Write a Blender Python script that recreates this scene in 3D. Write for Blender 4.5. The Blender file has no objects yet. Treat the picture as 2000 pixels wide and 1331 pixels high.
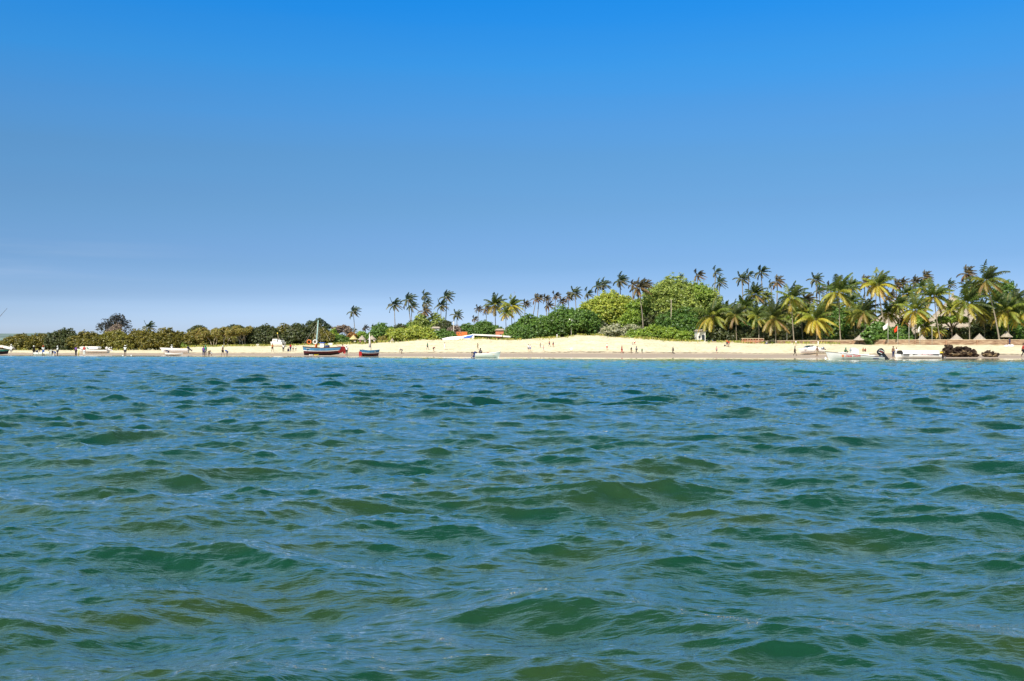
import bpy, bmesh, math, random
import numpy as np
from mathutils import Vector, Matrix, Euler

R = math.radians
rng = np.random.default_rng(7)
random.seed(7)
C = bpy.context.scene.collection
scene = bpy.context.scene

# ------------------------------------------------------------------ camera, sky, sun, exposure
CAM_H = 1.4            # metres above the water: somebody sitting in a boat
FPX = 1921.0           # focal length in pixels of the 2000 px wide photograph
HOR = 681.5            # row of the horizon in the photograph
cam_data = bpy.data.cameras.new('camera')
cam = bpy.data.objects.new('camera', cam_data)
C.objects.link(cam)
cam_data.sensor_width = 36.0
cam_data.lens = 36.0 * FPX / 2000.0
cam_data.clip_start = 0.1
cam_data.clip_end = 20000.0
cam.location = (0, 0, CAM_H)
cam.rotation_euler = (R(90) + math.atan((HOR - 665.5) / FPX), 0, 0)
scene.camera = cam

EXPO = 0.35            # the photograph is exposed bright
SUN_EL, SUN_AZ = 47.0, 206.0      # azimuth clockwise from +Y (the view direction): sun high, behind and to the left
world = bpy.data.worlds.new("World")
scene.world = world
world.use_nodes = True
wn, wl = world.node_tree.nodes, world.node_tree.links
bg = wn['Background']
sky = wn.new('ShaderNodeTexSky')
sky.sky_type = 'NISHITA'
sky.sun_disc = False
sky.sun_elevation = R(SUN_EL)
sky.sun_rotation = R(SUN_AZ)
sky.air_density = 1.0
sky.dust_density = 0.6
sky.ozone_density = 2.0

def s2l(c):
    return tuple((v / 12.92 if v <= 0.04045 else ((v + 0.055) / 1.055) ** 2.4) for v in [x / 255.0 for x in c])

# sky colour by height: saturated blue in view, unseen bands above shaped for water reflections
GRADE = [(0.0, (.55, .57, .47), (208, 222, 240)), (1.2, (.57, .585, .47), (186, 209, 237)), (3.0, (.544, .641, .593), (154, 189, 228)),
         (5.0, (.431, .58, .651), (125, 171, 221)), (8.0, (.326, .478, .628), (108, 161, 212)), (10.5, (.27, .41, .585), (97, 157, 212)),
         (13.0, (.219, .345, .526), (84, 151, 215)), (16.0, (.182, .291, .468), (60, 148, 224)), (20.0, (.149, .242, .408), (29, 137, 227)),
         (23.0, (.134, .218, .375), (134, 184, 200)), (27.5, (.112, .185, .33), (156, 188, 194)), (33.0, (.1, .165, .3), (108, 150, 162)), (42.0, (.088, .146, .27), (54, 94, 122)), (52.0, (.083, .138, .257), (20, 58, 84)), (60.0, (.085, .14, .26), (12, 46, 76)), (90.0, (.11, .165, .3), (16, 52, 84))]
tc = wn.new('ShaderNodeTexCoord')
sep = wn.new('ShaderNodeSeparateXYZ')
wl.new(tc.outputs['Generated'], sep.inputs[0])
asn = wn.new('ShaderNodeMath'); asn.operation = 'ARCSINE'
wl.new(sep.outputs['Z'], asn.inputs[0])
# faint wide streaks of thin haze, a little paler
stretch = wn.new('ShaderNodeMapping'); stretch.inputs['Scale'].default_value = (1.0, 1.0, 16.0)
wl.new(tc.outputs['Generated'], stretch.inputs['Vector'])
cn = wn.new('ShaderNodeTexNoise'); cn.inputs['Scale'].default_value = 1.7; cn.inputs['Detail'].default_value = 3.0
wl.new(stretch.outputs[0], cn.inputs['Vector'])
cm = wn.new('ShaderNodeMath'); cm.operation = 'MULTIPLY_ADD'
wl.new(cn.outputs['Fac'], cm.inputs[0]); cm.inputs[1].default_value = -0.036; cm.inputs[2].default_value = 0.018
ad = wn.new('ShaderNodeMath'); ad.operation = 'ADD'
nrm = wn.new('ShaderNodeMath'); nrm.operation = 'SQRT'; nrm.use_clamp = True
dv = wn.new('ShaderNodeMath'); dv.operation = 'DIVIDE'; dv.inputs[1].default_value = R(90.0)
wl.new(asn.outputs[0], ad.inputs[0]); wl.new(cm.outputs[0], ad.inputs[1])
wl.new(ad.outputs[0], dv.inputs[0]); wl.new(dv.outputs[0], nrm.inputs[0])
ramp = wn.new('ShaderNodeValToRGB')
while len(ramp.color_ramp.elements) < len(GRADE):
    ramp.color_ramp.elements.new(0.5)
for el, (e, nis, tgt) in zip(ramp.color_ramp.elements, GRADE):
    el.position = math.sqrt(e / 90.0)
for el, (e, nis, tgt) in zip(ramp.color_ramp.elements, GRADE):
    el.color = tuple(t / n / 4.0 / (2 ** EXPO if e <= 20 else 1.0) for t, n in zip(s2l(tgt), nis)) + (1.0,)
wl.new(nrm.outputs[0], ramp.inputs[0])
two = wn.new('ShaderNodeVectorMath'); two.operation = 'SCALE'; two.inputs['Scale'].default_value = 4.0
wl.new(ramp.outputs[0], two.inputs[0])
mul = wn.new('ShaderNodeVectorMath'); mul.operation = 'MULTIPLY'
wl.new(sky.outputs[0], mul.inputs[0]); wl.new(two.outputs[0], mul.inputs[1])
# a pale wisp of cloud low on the left
wm = wn.new('ShaderNodeMapping'); wm.inputs['Scale'].default_value = (2.2, 2.2, 34.0); wm.inputs['Rotation'].default_value = (0, 0.05, 0)
wl.new(tc.outputs['Generated'], wm.inputs['Vector'])
wz = wn.new('ShaderNodeTexNoise'); wz.inputs['Scale'].default_value = 1.6; wz.inputs['Detail'].default_value = 6.0
wl.new(wm.outputs[0], wz.inputs['Vector'])
def wmap(v, a, b, c=0.0, d=1.0):
    x = wn.new('ShaderNodeMapRange'); wl.new(v, x.inputs['Value']); x.interpolation_type = 'SMOOTHSTEP'
    for k, q in zip(('From Min', 'From Max', 'To Min', 'To Max'), (a, b, c, d)): x.inputs[k].default_value = q
    return x.outputs[0]
def wmul(a, b):
    x = wn.new('ShaderNodeMath'); x.operation = 'MULTIPLY'; wl.new(a, x.inputs[0]); wl.new(b, x.inputs[1]); return x.outputs[0]
wf = wmul(wmul(wmap(wz.outputs['Fac'], .48, .74, 0, .16), wmap(sep.outputs['X'], -.22, -.46)), wmul(wmap(sep.outputs['Z'], .02, .07), wmap(sep.outputs['Z'], .13, .07)))
wx = wn.new('ShaderNodeMix'); wx.data_type = 'RGBA'
wl.new(wf, wx.inputs[0]); wl.new(mul.outputs[0], wx.inputs[6]); wx.inputs[7].default_value = (4.6, 5.4, 6.6, 1)
wl.new(wx.outputs[2], bg.inputs['Color'])
bg.inputs['Strength'].default_value = 0.1

sun_data = bpy.data.lights.new('sun', 'SUN')
sun_data.energy = 5.0
sun_data.angle = R(0.5)
sun_data.color = (1.0, 0.94, 0.84)
sun = bpy.data.objects.new('sun', sun_data)
C.objects.link(sun)
sd = Vector((math.sin(R(SUN_AZ)) * math.cos(R(SUN_EL)), math.cos(R(SUN_AZ)) * math.cos(R(SUN_EL)), math.sin(R(SUN_EL))))
sun.rotation_euler = sd.to_track_quat('Z', 'Y').to_euler()
sun.location = (0, 0, 60)

vs = scene.view_settings
vs.view_transform = 'Standard'; vs.look = 'None'; vs.exposure = EXPO; vs.gamma = 1.0; vs.use_curve_mapping = False
scene.cycles.max_bounces = 6
scene.cycles.diffuse_bounces = 2
scene.cycles.glossy_bounces = 2
scene.cycles.transmission_bounces = 2
scene.cycles.transparent_max_bounces = 8
scene.cycles.caustics_reflective = False
scene.cycles.caustics_refractive = False
scene.cycles.use_denoising = True

# ------------------------------------------------------------------ helpers
def at(px, py, D, z=None):
    """World point seen at photograph pixel (px, py) when it stands D metres away."""
    return Vector(((px - 1000.0) / FPX * D, D, CAM_H + (HOR - py) / FPX * D))

def mesh_from(verts, faces, name='m', smooth=False):
    me = bpy.data.meshes.new(name)
    verts = np.asarray(verts, dtype=np.float32).reshape(-1, 3)
    if isinstance(faces, np.ndarray):
        n, k = faces.shape
        me.vertices.add(len(verts)); me.vertices.foreach_set('co', verts.ravel())
        me.loops.add(n * k); me.loops.foreach_set('vertex_index', faces.astype(np.int32).ravel())
        me.polygons.add(n)
        me.polygons.foreach_set('loop_start', np.arange(0, n * k, k, dtype=np.int32))
        me.polygons.foreach_set('loop_total', np.full(n, k, dtype=np.int32))
        me.update(calc_edges=True)
    else:
        me.from_pydata(verts.tolist(), [], faces)
        me.update()
    if smooth:
        me.polygons.foreach_set('use_smooth', np.ones(len(me.polygons), dtype=bool))
    return me

def link(name, me, mat=None, parent=None, loc=(0, 0, 0)):
    o = bpy.data.objects.new(name, me)
    C.objects.link(o)
    if mat is not None and me is not None and len(me.materials) == 0:
        for m in (mat if isinstance(mat, (list, tuple)) else [mat]):
            me.materials.append(m)
    o.parent = parent
    o.location = loc
    return o

def tag(o, label=None, cat=None, group=None, kind=None):
    if label: o['label'] = label
    if cat: o['category'] = cat
    if group: o['group'] = group
    if kind: o['kind'] = kind
    return o

def empty(name, loc, rz=0.0, label=None, cat=None, group=None):
    o = bpy.data.objects.new(name, None)
    C.objects.link(o)
    o.location = loc
    o.rotation_euler = (0, 0, rz)
    o.empty_display_size = 0.2
    return tag(o, label, cat, group)

def mat(name, col, rough=0.8, spec=0.3, metal=0.0, noise=None, bump=0.0, bscale=20.0):
    """Procedural material: base colour varied by noise. noise = (scale, amount)"""
    m = bpy.data.materials.new(name)
    m.use_nodes = True
    n, l = m.node_tree.nodes, m.node_tree.links
    b = n['Principled BSDF']
    b.inputs['Base Color'].default_value = tuple(col) + (1.0,)
    b.inputs['Roughness'].default_value = rough
    b.inputs['Specular IOR Level'].default_value = spec
    b.inputs['Metallic'].default_value = metal
    t = n.new('ShaderNodeTexCoord')
    if noise is None: noise = (3.0, 0.15)
    nz = n.new('ShaderNodeTexNoise'); nz.inputs['Scale'].default_value = noise[0]; nz.inputs['Detail'].default_value = 4.0
    l.new(t.outputs['Object'], nz.inputs['Vector'])
    mr = n.new('ShaderNodeMapRange')
    mr.inputs['From Min'].default_value = 0.3; mr.inputs['From Max'].default_value = 0.7
    mr.inputs['To Min'].default_value = 1 - noise[1]; mr.inputs['To Max'].default_value = 1 + noise[1]
    l.new(nz.outputs['Fac'], mr.inputs['Value'])
    vm = n.new('ShaderNodeVectorMath'); vm.operation = 'SCALE'
    vm.inputs[0].default_value = tuple(col)
    l.new(mr.outputs[0], vm.inputs['Scale'])
    l.new(vm.outputs[0], b.inputs['Base Color'])
    if bump > 0:
        n2 = n.new('ShaderNodeTexNoise'); n2.inputs['Scale'].default_value = bscale; n2.inputs['Detail'].default_value = 5.0
        l.new(t.outputs['Object'], n2.inputs['Vector'])
        bp = n.new('ShaderNodeBump'); bp.inputs['Strength'].default_value = bump; bp.inputs['Distance'].default_value = 0.05
        l.new(n2.outputs['Fac'], bp.inputs['Height']); l.new(bp.outputs[0], b.inputs['Normal'])
    return m

def interp(x, pts):
    xs = [p[0] for p in pts]; ys = [p[1] for p in pts]
    return np.interp(x, xs, ys)

def smooth_interp(x, pts):
    # smooth (cosine) interpolation through the control points
    xs = np.array([p[0] for p in pts], float); ys = np.array([p[1] for p in pts], float)
    x = np.clip(np.asarray(x, float), xs[0], xs[-1])
    i = np.clip(np.searchsorted(xs, x) - 1, 0, len(xs) - 2)
    t = (x - xs[i]) / (xs[i + 1] - xs[i])
    t = t * t * (3 - 2 * t)
    return ys[i] * (1 - t) + ys[i + 1] * t

def vnoise(x, y, seed=0):
    """smooth value noise on the plane, 0..1"""
    xi = np.floor(x).astype(np.int64); yi = np.floor(y).astype(np.int64)
    xf = x - xi; yf = y - yi
    def h(a, b):
        n = (a * 374761393 + b * 668265263 + seed * 2147483647) & 0xFFFFFFFF
        n = ((n ^ (n >> 13)) * 1274126177) & 0xFFFFFFFF
        return ((n ^ (n >> 16)) & 0xFFFF) / 65535.0
    u = xf * xf * (3 - 2 * xf); v = yf * yf * (3 - 2 * yf)
    return (h(xi, yi) * (1 - u) + h(xi + 1, yi) * u) * (1 - v) + (h(xi, yi + 1) * (1 - u) + h(xi + 1, yi + 1) * u) * v

# ------------------------------------------------------------------ the shore: where the sand meets the water, breaks, and crests
# each table: (azimuth written as the photograph's column, value)
SHORE_D = [(-500, 232), (0, 215), (250, 200), (450, 190), (700, 178), (1000, 158), (1300, 149), (1600, 143), (2000, 140), (2500, 140)]
BREAK_D = [(-500, 262), (0, 250), (300, 246), (500, 240), (800, 238), (1100, 232), (1350, 222), (1550, 196), (1700, 180), (2000, 172), (2500, 170)]
CREST_D = [(-500, 275), (0, 270), (350, 275), (500, 280), (800, 282), (1100, 275), (1300, 262), (1450, 246), (1600, 222), (1800, 208), (2000, 203), (2500, 200)]
CREST_Y = [(-500, 684.5), (335, 684.2), (385, 677.5), (520, 676), (640, 674), (700, 671.5), (760, 668.5), (830, 664), (930, 662.5), (1000, 664.0),
           (1060, 661.8), (1095, 659.5), (1130, 654.8), (1165, 655.5), (1200, 658.5), (1240, 660.5), (1270, 662), (1300, 665.5), (1345, 667.5), (1420, 669.2),
           (1500, 671), (1600, 671.5), (1700, 673.5), (1800, 674), (1900, 673.8), (2000, 675), (2500, 675)]
LAND_END = 700.0

def ground_z(px, D):
    px = np.asarray(px, float); D = np.asarray(D, float)
    s = smooth_interp(px, SHORE_D); b = smooth_interp(px, BREAK_D); c = smooth_interp(px, CREST_D)
    zc = CAM_H + (HOR - smooth_interp(px, CREST_Y)) / FPX * c
    zb = 0.16
    t = (D - s) / (b - s)
    wet = zb * np.clip(t, 0, 1) ** 1.0
    sea = -0.10 + (D - s) * 0.018
    t2 = np.clip((D - b) / (c - b), 0, 1)
    face = zb + (zc - zb) * (1 - (1 - t2) ** 1.35)
    beyond = zc + np.clip(D - c, 0, 400) * 0.004 - 0.45 * np.clip((zc - 2.5) / 3.0, 0, 1) * np.clip((D - c) / 25.0, 0, 1)
    z = np.where(D < s, np.maximum((D - s) * 0.02, -2.6), np.where(D < b, wet, np.where(D < c, face, beyond)))
    return z

def gpt(px, D):
    """ground point under that column at distance D"""
    return Vector(((px - 1000.0) / FPX * D, D, float(ground_z(px, D))))

def gD(px, py, lo=None):
    """distance at which the visible ground shows at pixel (px, py) (between the water's edge and the crest)"""
    s = float(smooth_interp(px, SHORE_D)); c = float(smooth_interp(px, CREST_D))
    Ds = np.linspace(s - 12, c, 400)
    rows = HOR - (ground_z(px, Ds) - CAM_H) / Ds * FPX
    i = int(np.argmin(np.abs(rows - py)))
    return float(Ds[i])

def build_ground():
    pxs = np.concatenate([np.linspace(-2600, -120, 24), np.linspace(-100, 2100, 1101), np.linspace(2120, 4600, 24)])
    ds = np.concatenate([np.linspace(1.5, 100, 30), np.linspace(110, 135, 10), np.arange(136, 310, 0.8), np.linspace(312, LAND_END, 40), [900, 1300, 2000, 4000, 9000, 16000]])
    P, Dg = np.meshgrid(pxs, ds)
    Z = ground_z(np.clip(P, -500, 2500), Dg)
    X = (P - 1000) / FPX * Dg
    # hummocks on the dunes and ripples on the sand
    b = smooth_interp(P, BREAK_D)
    dry = np.clip((Dg - b) / 12.0, 0, 1)
    hum = (vnoise(X / 2.6, Dg / 2.6, 3) - .5) * 0.5 + (vnoise(X / 0.9, Dg / 0.9, 5) - .5) * 0.16
    topz = np.clip((Z - 1.6) / 2.0, 0, 1)
    Z = Z + dry * hum * (0.18 + 0.55 * topz) + (vnoise(X / 9, Dg / 3, 9) - .5) * 0.07 * (Dg > smooth_interp(P, SHORE_D)) * (1 - dry)
    V = np.stack([X, Dg, Z], -1).reshape(-1, 3)
    nr, nc = P.shape
    i = np.arange(nr * nc).reshape(nr, nc)
    F = np.stack([i[:-1, :-1], i[:-1, 1:], i[1:, 1:], i[1:, :-1]], -1).reshape(-1, 4)
    me = mesh_from(V, F, 'ground', True)
    # how wet the sand is, from its height above the water
    wet = np.clip(1.0 - (Dg - smooth_interp(P, BREAK_D)) / 5.0, 0, 1)
    a = me.attributes.new('wet', 'FLOAT', 'POINT'); a.data.foreach_set('value', wet.ravel().astype(np.float32))
    cd = smooth_interp(P, CREST_D)
    grass = np.clip((Dg - cd + 9) / 12.0, 0, 1)
    a = me.attributes.new('grassy', 'FLOAT', 'POINT'); a.data.foreach_set('value', grass.ravel().astype(np.float32))
    m = bpy.data.materials.new('sand'); m.use_nodes = True
    n, l = m.node_tree.nodes, m.node_tree.links
    bs = n['Principled BSDF']
    tcd = n.new('ShaderNodeTexCoord')
    def noise(scale, det=4, vec=None):
        z = n.new('ShaderNodeTexNoise'); z.inputs['Scale'].default_value = scale; z.inputs['Detail'].default_value = det
        l.new(vec or tcd.outputs['Object'], z.inputs['Vector']); return z.outputs['Fac']
    def mix(fac, a_, b_):
        x = n.new('ShaderNodeMix'); x.data_type = 'RGBA'
        if isinstance(fac, float): x.inputs[0].default_value = fac
        else: l.new(fac, x.inputs[0])
        for k, v in ((6, a_), (7, b_)):
            if isinstance(v, tuple): x.inputs[k].default_value = v + (1,)
            else: l.new(v, x.inputs[k])
        return x.outputs[2]
    def rng_(v, lo, hi, a_=0.0, b_=1.0):
        x = n.new('ShaderNodeMapRange'); l.new(v, x.inputs['Value'])
        x.inputs['From Min'].default_value = lo; x.inputs['From Max'].default_value = hi
        x.inputs['To Min'].default_value = a_; x.inputs['To Max'].default_value = b_
        return x.outputs[0]
    dryc = mix(rng_(noise(0.25), .35, .65), (0.68, 0.58, 0.39), (0.76, 0.67, 0.48))
    dryc = mix(rng_(noise(1.3, 9), .46, .70, 0, .6), dryc, (0.40, 0.30, 0.17))
    st = n.new('ShaderNodeMapping'); st.inputs['Scale'].default_value = (0.05, 1.2, 1)
    l.new(tcd.outputs['Object'], st.inputs['Vector'])
    wetc = mix(rng_(noise(1.0, 6, st.outputs[0]), .35, .65), (0.38, 0.28, 0.205), (0.47, 0.36, 0.27))
    aw = n.new('ShaderNodeAttribute'); aw.attribute_name = 'wet'
    ag = n.new('ShaderNodeAttribute'); ag.attribute_name = 'grassy'
    col = mix(aw.outputs['Fac'], dryc, wetc)
    # a broken line of dark weed and shell at the last high water
    tl = n.new('ShaderNodeMath'); tl.operation = 'MULTIPLY'
    pk = n.new('ShaderNodeMath'); pk.operation = 'COMPARE'; pk.inputs[1].default_value = 0.42; pk.inputs[2].default_value = 0.22
    l.new(aw.outputs['Fac'], pk.inputs[0]); l.new(pk.outputs[0], tl.inputs[0]); l.new(rng_(noise(0.9, 6), .45, .58, 0, .8), tl.inputs[1])
    col = mix(tl.outputs[0], col, (0.16, 0.11, 0.07))
    # thin creeping beach grass and litter on the crest
    gm = n.new('ShaderNodeMath'); gm.operation = 'MULTIPLY'
    l.new(ag.outputs['Fac'], gm.inputs[0]); l.new(rng_(noise(0.7, 7), .46, .60), gm.inputs[1])
    col = mix(gm.outputs[0], col, mix(rng_(noise(3, 3), .35, .65), (0.30, 0.26, 0.05), (0.16, 0.19, 0.03)))
    l.new(col, bs.inputs['Base Color'])
    rr = n.new('ShaderNodeMapRange'); l.new(aw.outputs['Fac'], rr.inputs['Value'])
    rr.inputs['To Min'].default_value = 0.95; rr.inputs['To Max'].default_value = 0.55
    l.new(rr.outputs[0], bs.inputs['Roughness'])
    bs.inputs['Specular IOR Level'].default_value = 0.25
    bp = n.new('ShaderNodeBump'); bp.inputs['Strength'].default_value = 0.9; bp.inputs['Distance'].default_value = 0.22
    l.new(noise(1.3, 8), bp.inputs['Height']); l.new(bp.outputs[0], bs.inputs['Normal'])
    o = link('sand_ground', me, m)
    tag(o, 'pale beach sand with a low grassy dune and a wet strip at the water', kind='structure')
build_ground()

# ------------------------------------------------------------------ the sea: a wind chop computed as a spectrum and sampled in world space
def ocean_tile(N, L, lam_peak, lam_min, lam_max, rms, wind_az, spread, seed, chop):
    r = np.random.default_rng(seed)
    k1 = 2 * np.pi * np.fft.fftfreq(N, L / N)
    KX, KY = np.meshgrid(k1, k1)
    K = np.hypot(KX, KY); K[0, 0] = 1e-6
    th = np.arctan2(KX, KY) - math.radians(wind_az)
    kp = 2 * np.pi / lam_peak
    S = np.exp(-1.1 * (kp / K) ** 2) / K ** 3.7
    D = np.abs(np.cos(th)) ** spread
    D = np.where(np.cos(th) < 0, D * 0.12, D) + 0.03
    S = S * D
    S[(K < 2 * np.pi / lam_max) | (K > 2 * np.pi / lam_min)] = 0
    A = np.sqrt(S) * (r.normal(size=K.shape) + 1j * r.normal(size=K.shape))
    h = np.fft.ifft2(A).real
    sc_ = rms / h.std()
    A *= sc_
    h = np.fft.ifft2(A).real
    dx = np.fft.ifft2(-1j * KX / K * A).real * -chop
    dy = np.fft.ifft2(-1j * KY / K * A).real * -chop
    return np.stack([dx, dy, h], -1).astype(np.float32), L

def sample_tile(tile, X, Y, rot=0.0):
    T, L = tile
    N = T.shape[0]
    c, s = math.cos(rot), math.sin(rot)
    u = (X * c + Y * s) / L * N; v = (-X * s + Y * c) / L * N
    iu = np.floor(u).astype(np.int64); iv = np.floor(v).astype(np.int64)
    fu = (u - iu)[..., None].astype(np.float32); fv = (v - iv)[..., None].astype(np.float32)
    iu0, iv0 = iu % N, iv % N; iu1, iv1 = (iu + 1) % N, (iv + 1) % N
    d = (T[iv0, iu0] * (1 - fu) + T[iv0, iu1] * fu) * (1 - fv) + (T[iv1, iu0] * (1 - fu) + T[iv1, iu1] * fu) * fv
    out = d.copy()
    out[..., 0] = d[..., 0] * c - d[..., 1] * s
    out[..., 1] = d[..., 0] * s + d[..., 1] * c
    return out

def build_water():
    # rows closer together near the viewer
    ds = [2.6]
    while ds[-1] < 236:
        ds.append(ds[-1] + min(max(0.0042 * ds[-1], 0.012), 0.27))
    ds = np.array(ds)
    # the sheet is wider near the viewer so a step aside still shows water
    ax = np.concatenate([np.linspace(-1.6, -0.60, 60, endpoint=False), np.linspace(-0.60, 0.60, 1250), np.linspace(0.62, 1.6, 60)])
    AX, DG = np.meshgrid(ax, ds)
    X = AX * (DG + 2.0); Y = DG
    swell = ocean_tile(1024, 61.0, 3.4, 0.7, 9.0, 0.037, 160.0, 4.5, 19, 0.84)
    swell2 = ocean_tile(1024, 47.0, 2.6, 0.7, 9.0, 0.033, 200.0, 4.5, 27, 0.84)
    chopt = ocean_tile(1024, 23.0, 0.95, 0.10, 1.6, 0.0155, 180.0, 3.0, 23, 0.85)
    fine = ocean_tile(512, 5.3, 0.22, 0.045, 0.34, 0.0022, 150.0, 1.0, 31, 0.7)
    XS = X * 0.86          # crests drawn out along the shore
    d = sample_tile(swell, XS, Y, 0.0) + sample_tile(swell2, XS, Y, 0.0)
    # gusts: patches of rougher and calmer water
    g = 0.65 + 0.7 * vnoise(X / 7.0 + 3, Y / 5.0, 21)
    d = d * (0.75 + 0.5 * vnoise(X / 11.0, Y / 9.0, 22))[..., None]
    f2 = np.clip((75.0 - Y) / 45.0, 0, 1)
    d = d + sample_tile(chopt, XS, Y, -0.16) * (g * (0.35 + 0.65 * f2))[..., None]
    f3 = np.clip((16.0 - Y) / 9.0, 0, 1)
    d[Y < 17] += sample_tile(fine, X[Y < 17], Y[Y < 17], 0.5) * (g * f3)[Y < 17][..., None]
    px = AX * FPX + 1000
    sh = smooth_interp(px, SHORE_D)
    depth = np.clip((sh - Y) / 75.0, 0.0, 1) ** 1.5
    depth = np.maximum(depth, 0.05)
    X = X + d[..., 0] * depth; Yv = Y + d[..., 1] * depth; Z = d[..., 2] * depth
    V = np.stack([X, Yv, Z], -1).reshape(-1, 3)
    nr, nc = AX.shape
    i = np.arange(nr * nc).reshape(nr, nc)
    keep = (Y < sh + 5)[:-1, :-1]
    F = np.stack([i[:-1, :-1], i[:-1, 1:], i[1:, 1:], i[1:, :-1]], -1)[keep]
    me = mesh_from(V, F, 'sea_water', True)
    a = me.attributes.new('shallow', 'FLOAT', 'POINT')
    a.data.foreach_set('value', np.clip(1 - (sh - Y) / 95.0, 0, 1).ravel().astype(np.float32))
    m = bpy.data.materials.new('sea_water'); m.use_nodes = True
    n, l = m.node_tree.nodes, m.node_tree.links
    b = n['Principled BSDF']
    geo = n.new('ShaderNodeNewGeometry')
    def noise(scale, det, sx=1.0, sy=1.0, rot=0.0, out='Fac', dist=0.0):
        mp = n.new('ShaderNodeMapping'); mp.inputs['Scale'].default_value = (sx, sy, 1.0); mp.inputs['Rotation'].default_value = (0, 0, rot)
        l.new(geo.outputs['Position'], mp.inputs['Vector'])
        z = n.new('ShaderNodeTexNoise'); z.inputs['Scale'].default_value = scale; z.inputs['Detail'].default_value = det
        z.inputs['Distortion'].default_value = dist
        l.new(mp.outputs[0], z.inputs['Vector']); return z.outputs[out]
    def mr(v, lo, hi, a_=0.0, b_=1.0):
        x = n.new('ShaderNodeMapRange'); l.new(v, x.inputs['Value'])
        x.inputs['From Min'].default_value = lo; x.inputs['From Max'].default_value = hi
        x.inputs['To Min'].default_value = a_; x.inputs['To Max'].default_value = b_
        return x.outputs[0]
    def mix(fac, a_, b_):
        x = n.new('ShaderNodeMix'); x.data_type = 'RGBA'
        l.new(fac, x.inputs[0])
        for k, v in ((6, a_), (7, b_)):
            if isinstance(v, tuple): x.inputs[k].default_value = v + (1,)
            else: l.new(v, x.inputs[k])
        return x.outputs[2]
    def math_(op, a_, b_):
        x = n.new('ShaderNodeMath'); x.operation = op
        for k, v in enumerate((a_, b_)):
            if isinstance(v, (int, float)): x.inputs[k].default_value = v
            else: l.new(v, x.inputs[k])
        return x.outputs[0]
    # water over sand and weed: green where the pale bottom shows, olive over weed, blue-green over the deeper part
    sepp = n.new('ShaderNodeSeparateXYZ'); l.new(geo.outputs['Position'], sepp.inputs[0])
    near = mr(sepp.outputs['Y'], 6.0, 30.0, 1.0, 0.0)
    deep = (0.002, 0.037, 0.031)
    green = (0.008, 0.046, 0.020)
    olive = (0.028, 0.054, 0.010)
    colr = mix(mr(noise(0.10, 3, 1, 1), .40, .62), deep, (0.003, 0.044, 0.035))
    bottom = mix(mr(noise(0.45, 3, 1, 1.6, dist=0.5), .45, .62), green, olive)
    colr = mix(mr(near, 0.0, 1.0, 0.0, 0.9), colr, bottom)
    at_ = n.new('ShaderNodeAttribute'); at_.attribute_name = 'shallow'
    colr = mix(mr(at_.outputs['Fac'], 0.0, 0.62), colr, (0.07, 0.33, 0.27))
    colr = mix(mr(at_.outputs['Fac'], 0.55, 0.88), colr, (0.36, 0.44, 0.34))
    colr = mix(mr(at_.outputs['Fac'], 0.90, 0.985), colr, (0.38, 0.31, 0.23))
    l.new(colr, b.inputs['Base Color'])
    b.inputs['IOR'].default_value = 1.6
    b.inputs['Roughness'].default_value = 0.04
    b.inputs['Specular IOR Level'].default_value = 0.5
    l.new(mr(at_.outputs['Fac'], 0.25, 0.85, 1.0, 0.0), b.inputs['Coat Weight'])
    b.inputs['Coat IOR'].default_value = 1.45
    b.inputs['Coat Roughness'].default_value = 0.035
    # capillary ripples, drawn out along the crests by the wind
    h1 = noise(4.0, 7, 1.0, 3.2, 0.22, dist=0.5)
    h2 = noise(15.0, 5, 1.0, 3.0, -0.35, dist=0.3)
    h3 = noise(1.1, 4, 1.0, 2.4, 0.1, dist=0.3)
    hs = math_('ADD', math_('MULTIPLY', h1, 0.015), math_('ADD', math_('MULTIPLY', h2, 0.0048), math_('MULTIPLY', h3, math_('MULTIPLY', mr(sepp.outputs['Y'], 15, 90), math_('MULTIPLY', mr(at_.outputs['Fac'], 0.2, 1.0, 1.0, 0.25), 0.05)))))
    bp = n.new('ShaderNodeBump'); bp.inputs['Strength'].default_value = 1.0; bp.inputs['Distance'].default_value = 1.0
    calm = mr(at_.outputs['Fac'], 0.15, 0.85, 1.0, 0.06)
    l.new(math_('MULTIPLY', hs, calm), bp.inputs['Height']); l.new(bp.outputs[0], b.inputs['Normal']); l.new(bp.outputs[0], b.inputs['Coat Normal'])
    o = link('sea_water', me, m)
    tag(o, 'choppy blue green sea water', kind='structure')
build_water()

# ------------------------------------------------------------------ far hills
def build_hills():
    V, F = [], []
    n = 60
    for k, px in enumerate(np.linspace(-900, 260, n)):
        D = 3400.0
        top = 659.0 - 7.5 * math.exp(-((px - 60) / 130.0) ** 2) - 3.0 * math.exp(-((px + 300) / 260.0) ** 2) + 0.8 * math.sin(px / 23.0)
        top = min(top, 680.0)
        fade = min(1.0, max(0.0, (255 - px) / 120.0))
        zt = max(2.0, (CAM_H + (HOR - top) / FPX * D) * fade)
        x = (px - 1000) / FPX
        for (dd, z) in ((0, 1.0), (500, zt * 0.6), (1000, zt), (2200, 1.0)):
            V.append((x * (D + dd), D + dd, z * (D + dd) / D if z > 2 else z))
    for k in range(n - 1):
        for j in range(3):
            a = k * 4 + j
            F.append((a, a + 4, a + 5, a + 1))
    m = mat('hazed_hill_scrub', (0.15, 0.20, 0.19), 1.0, 0.0, noise=(0.006, 0.35))  # distance haze is mixed into this base colour
    tag(link('hills', mesh_from(V, F, 'hills', True), m), 'low pale green hills beyond the mangroves at the far end', kind='structure')
build_hills()

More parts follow.
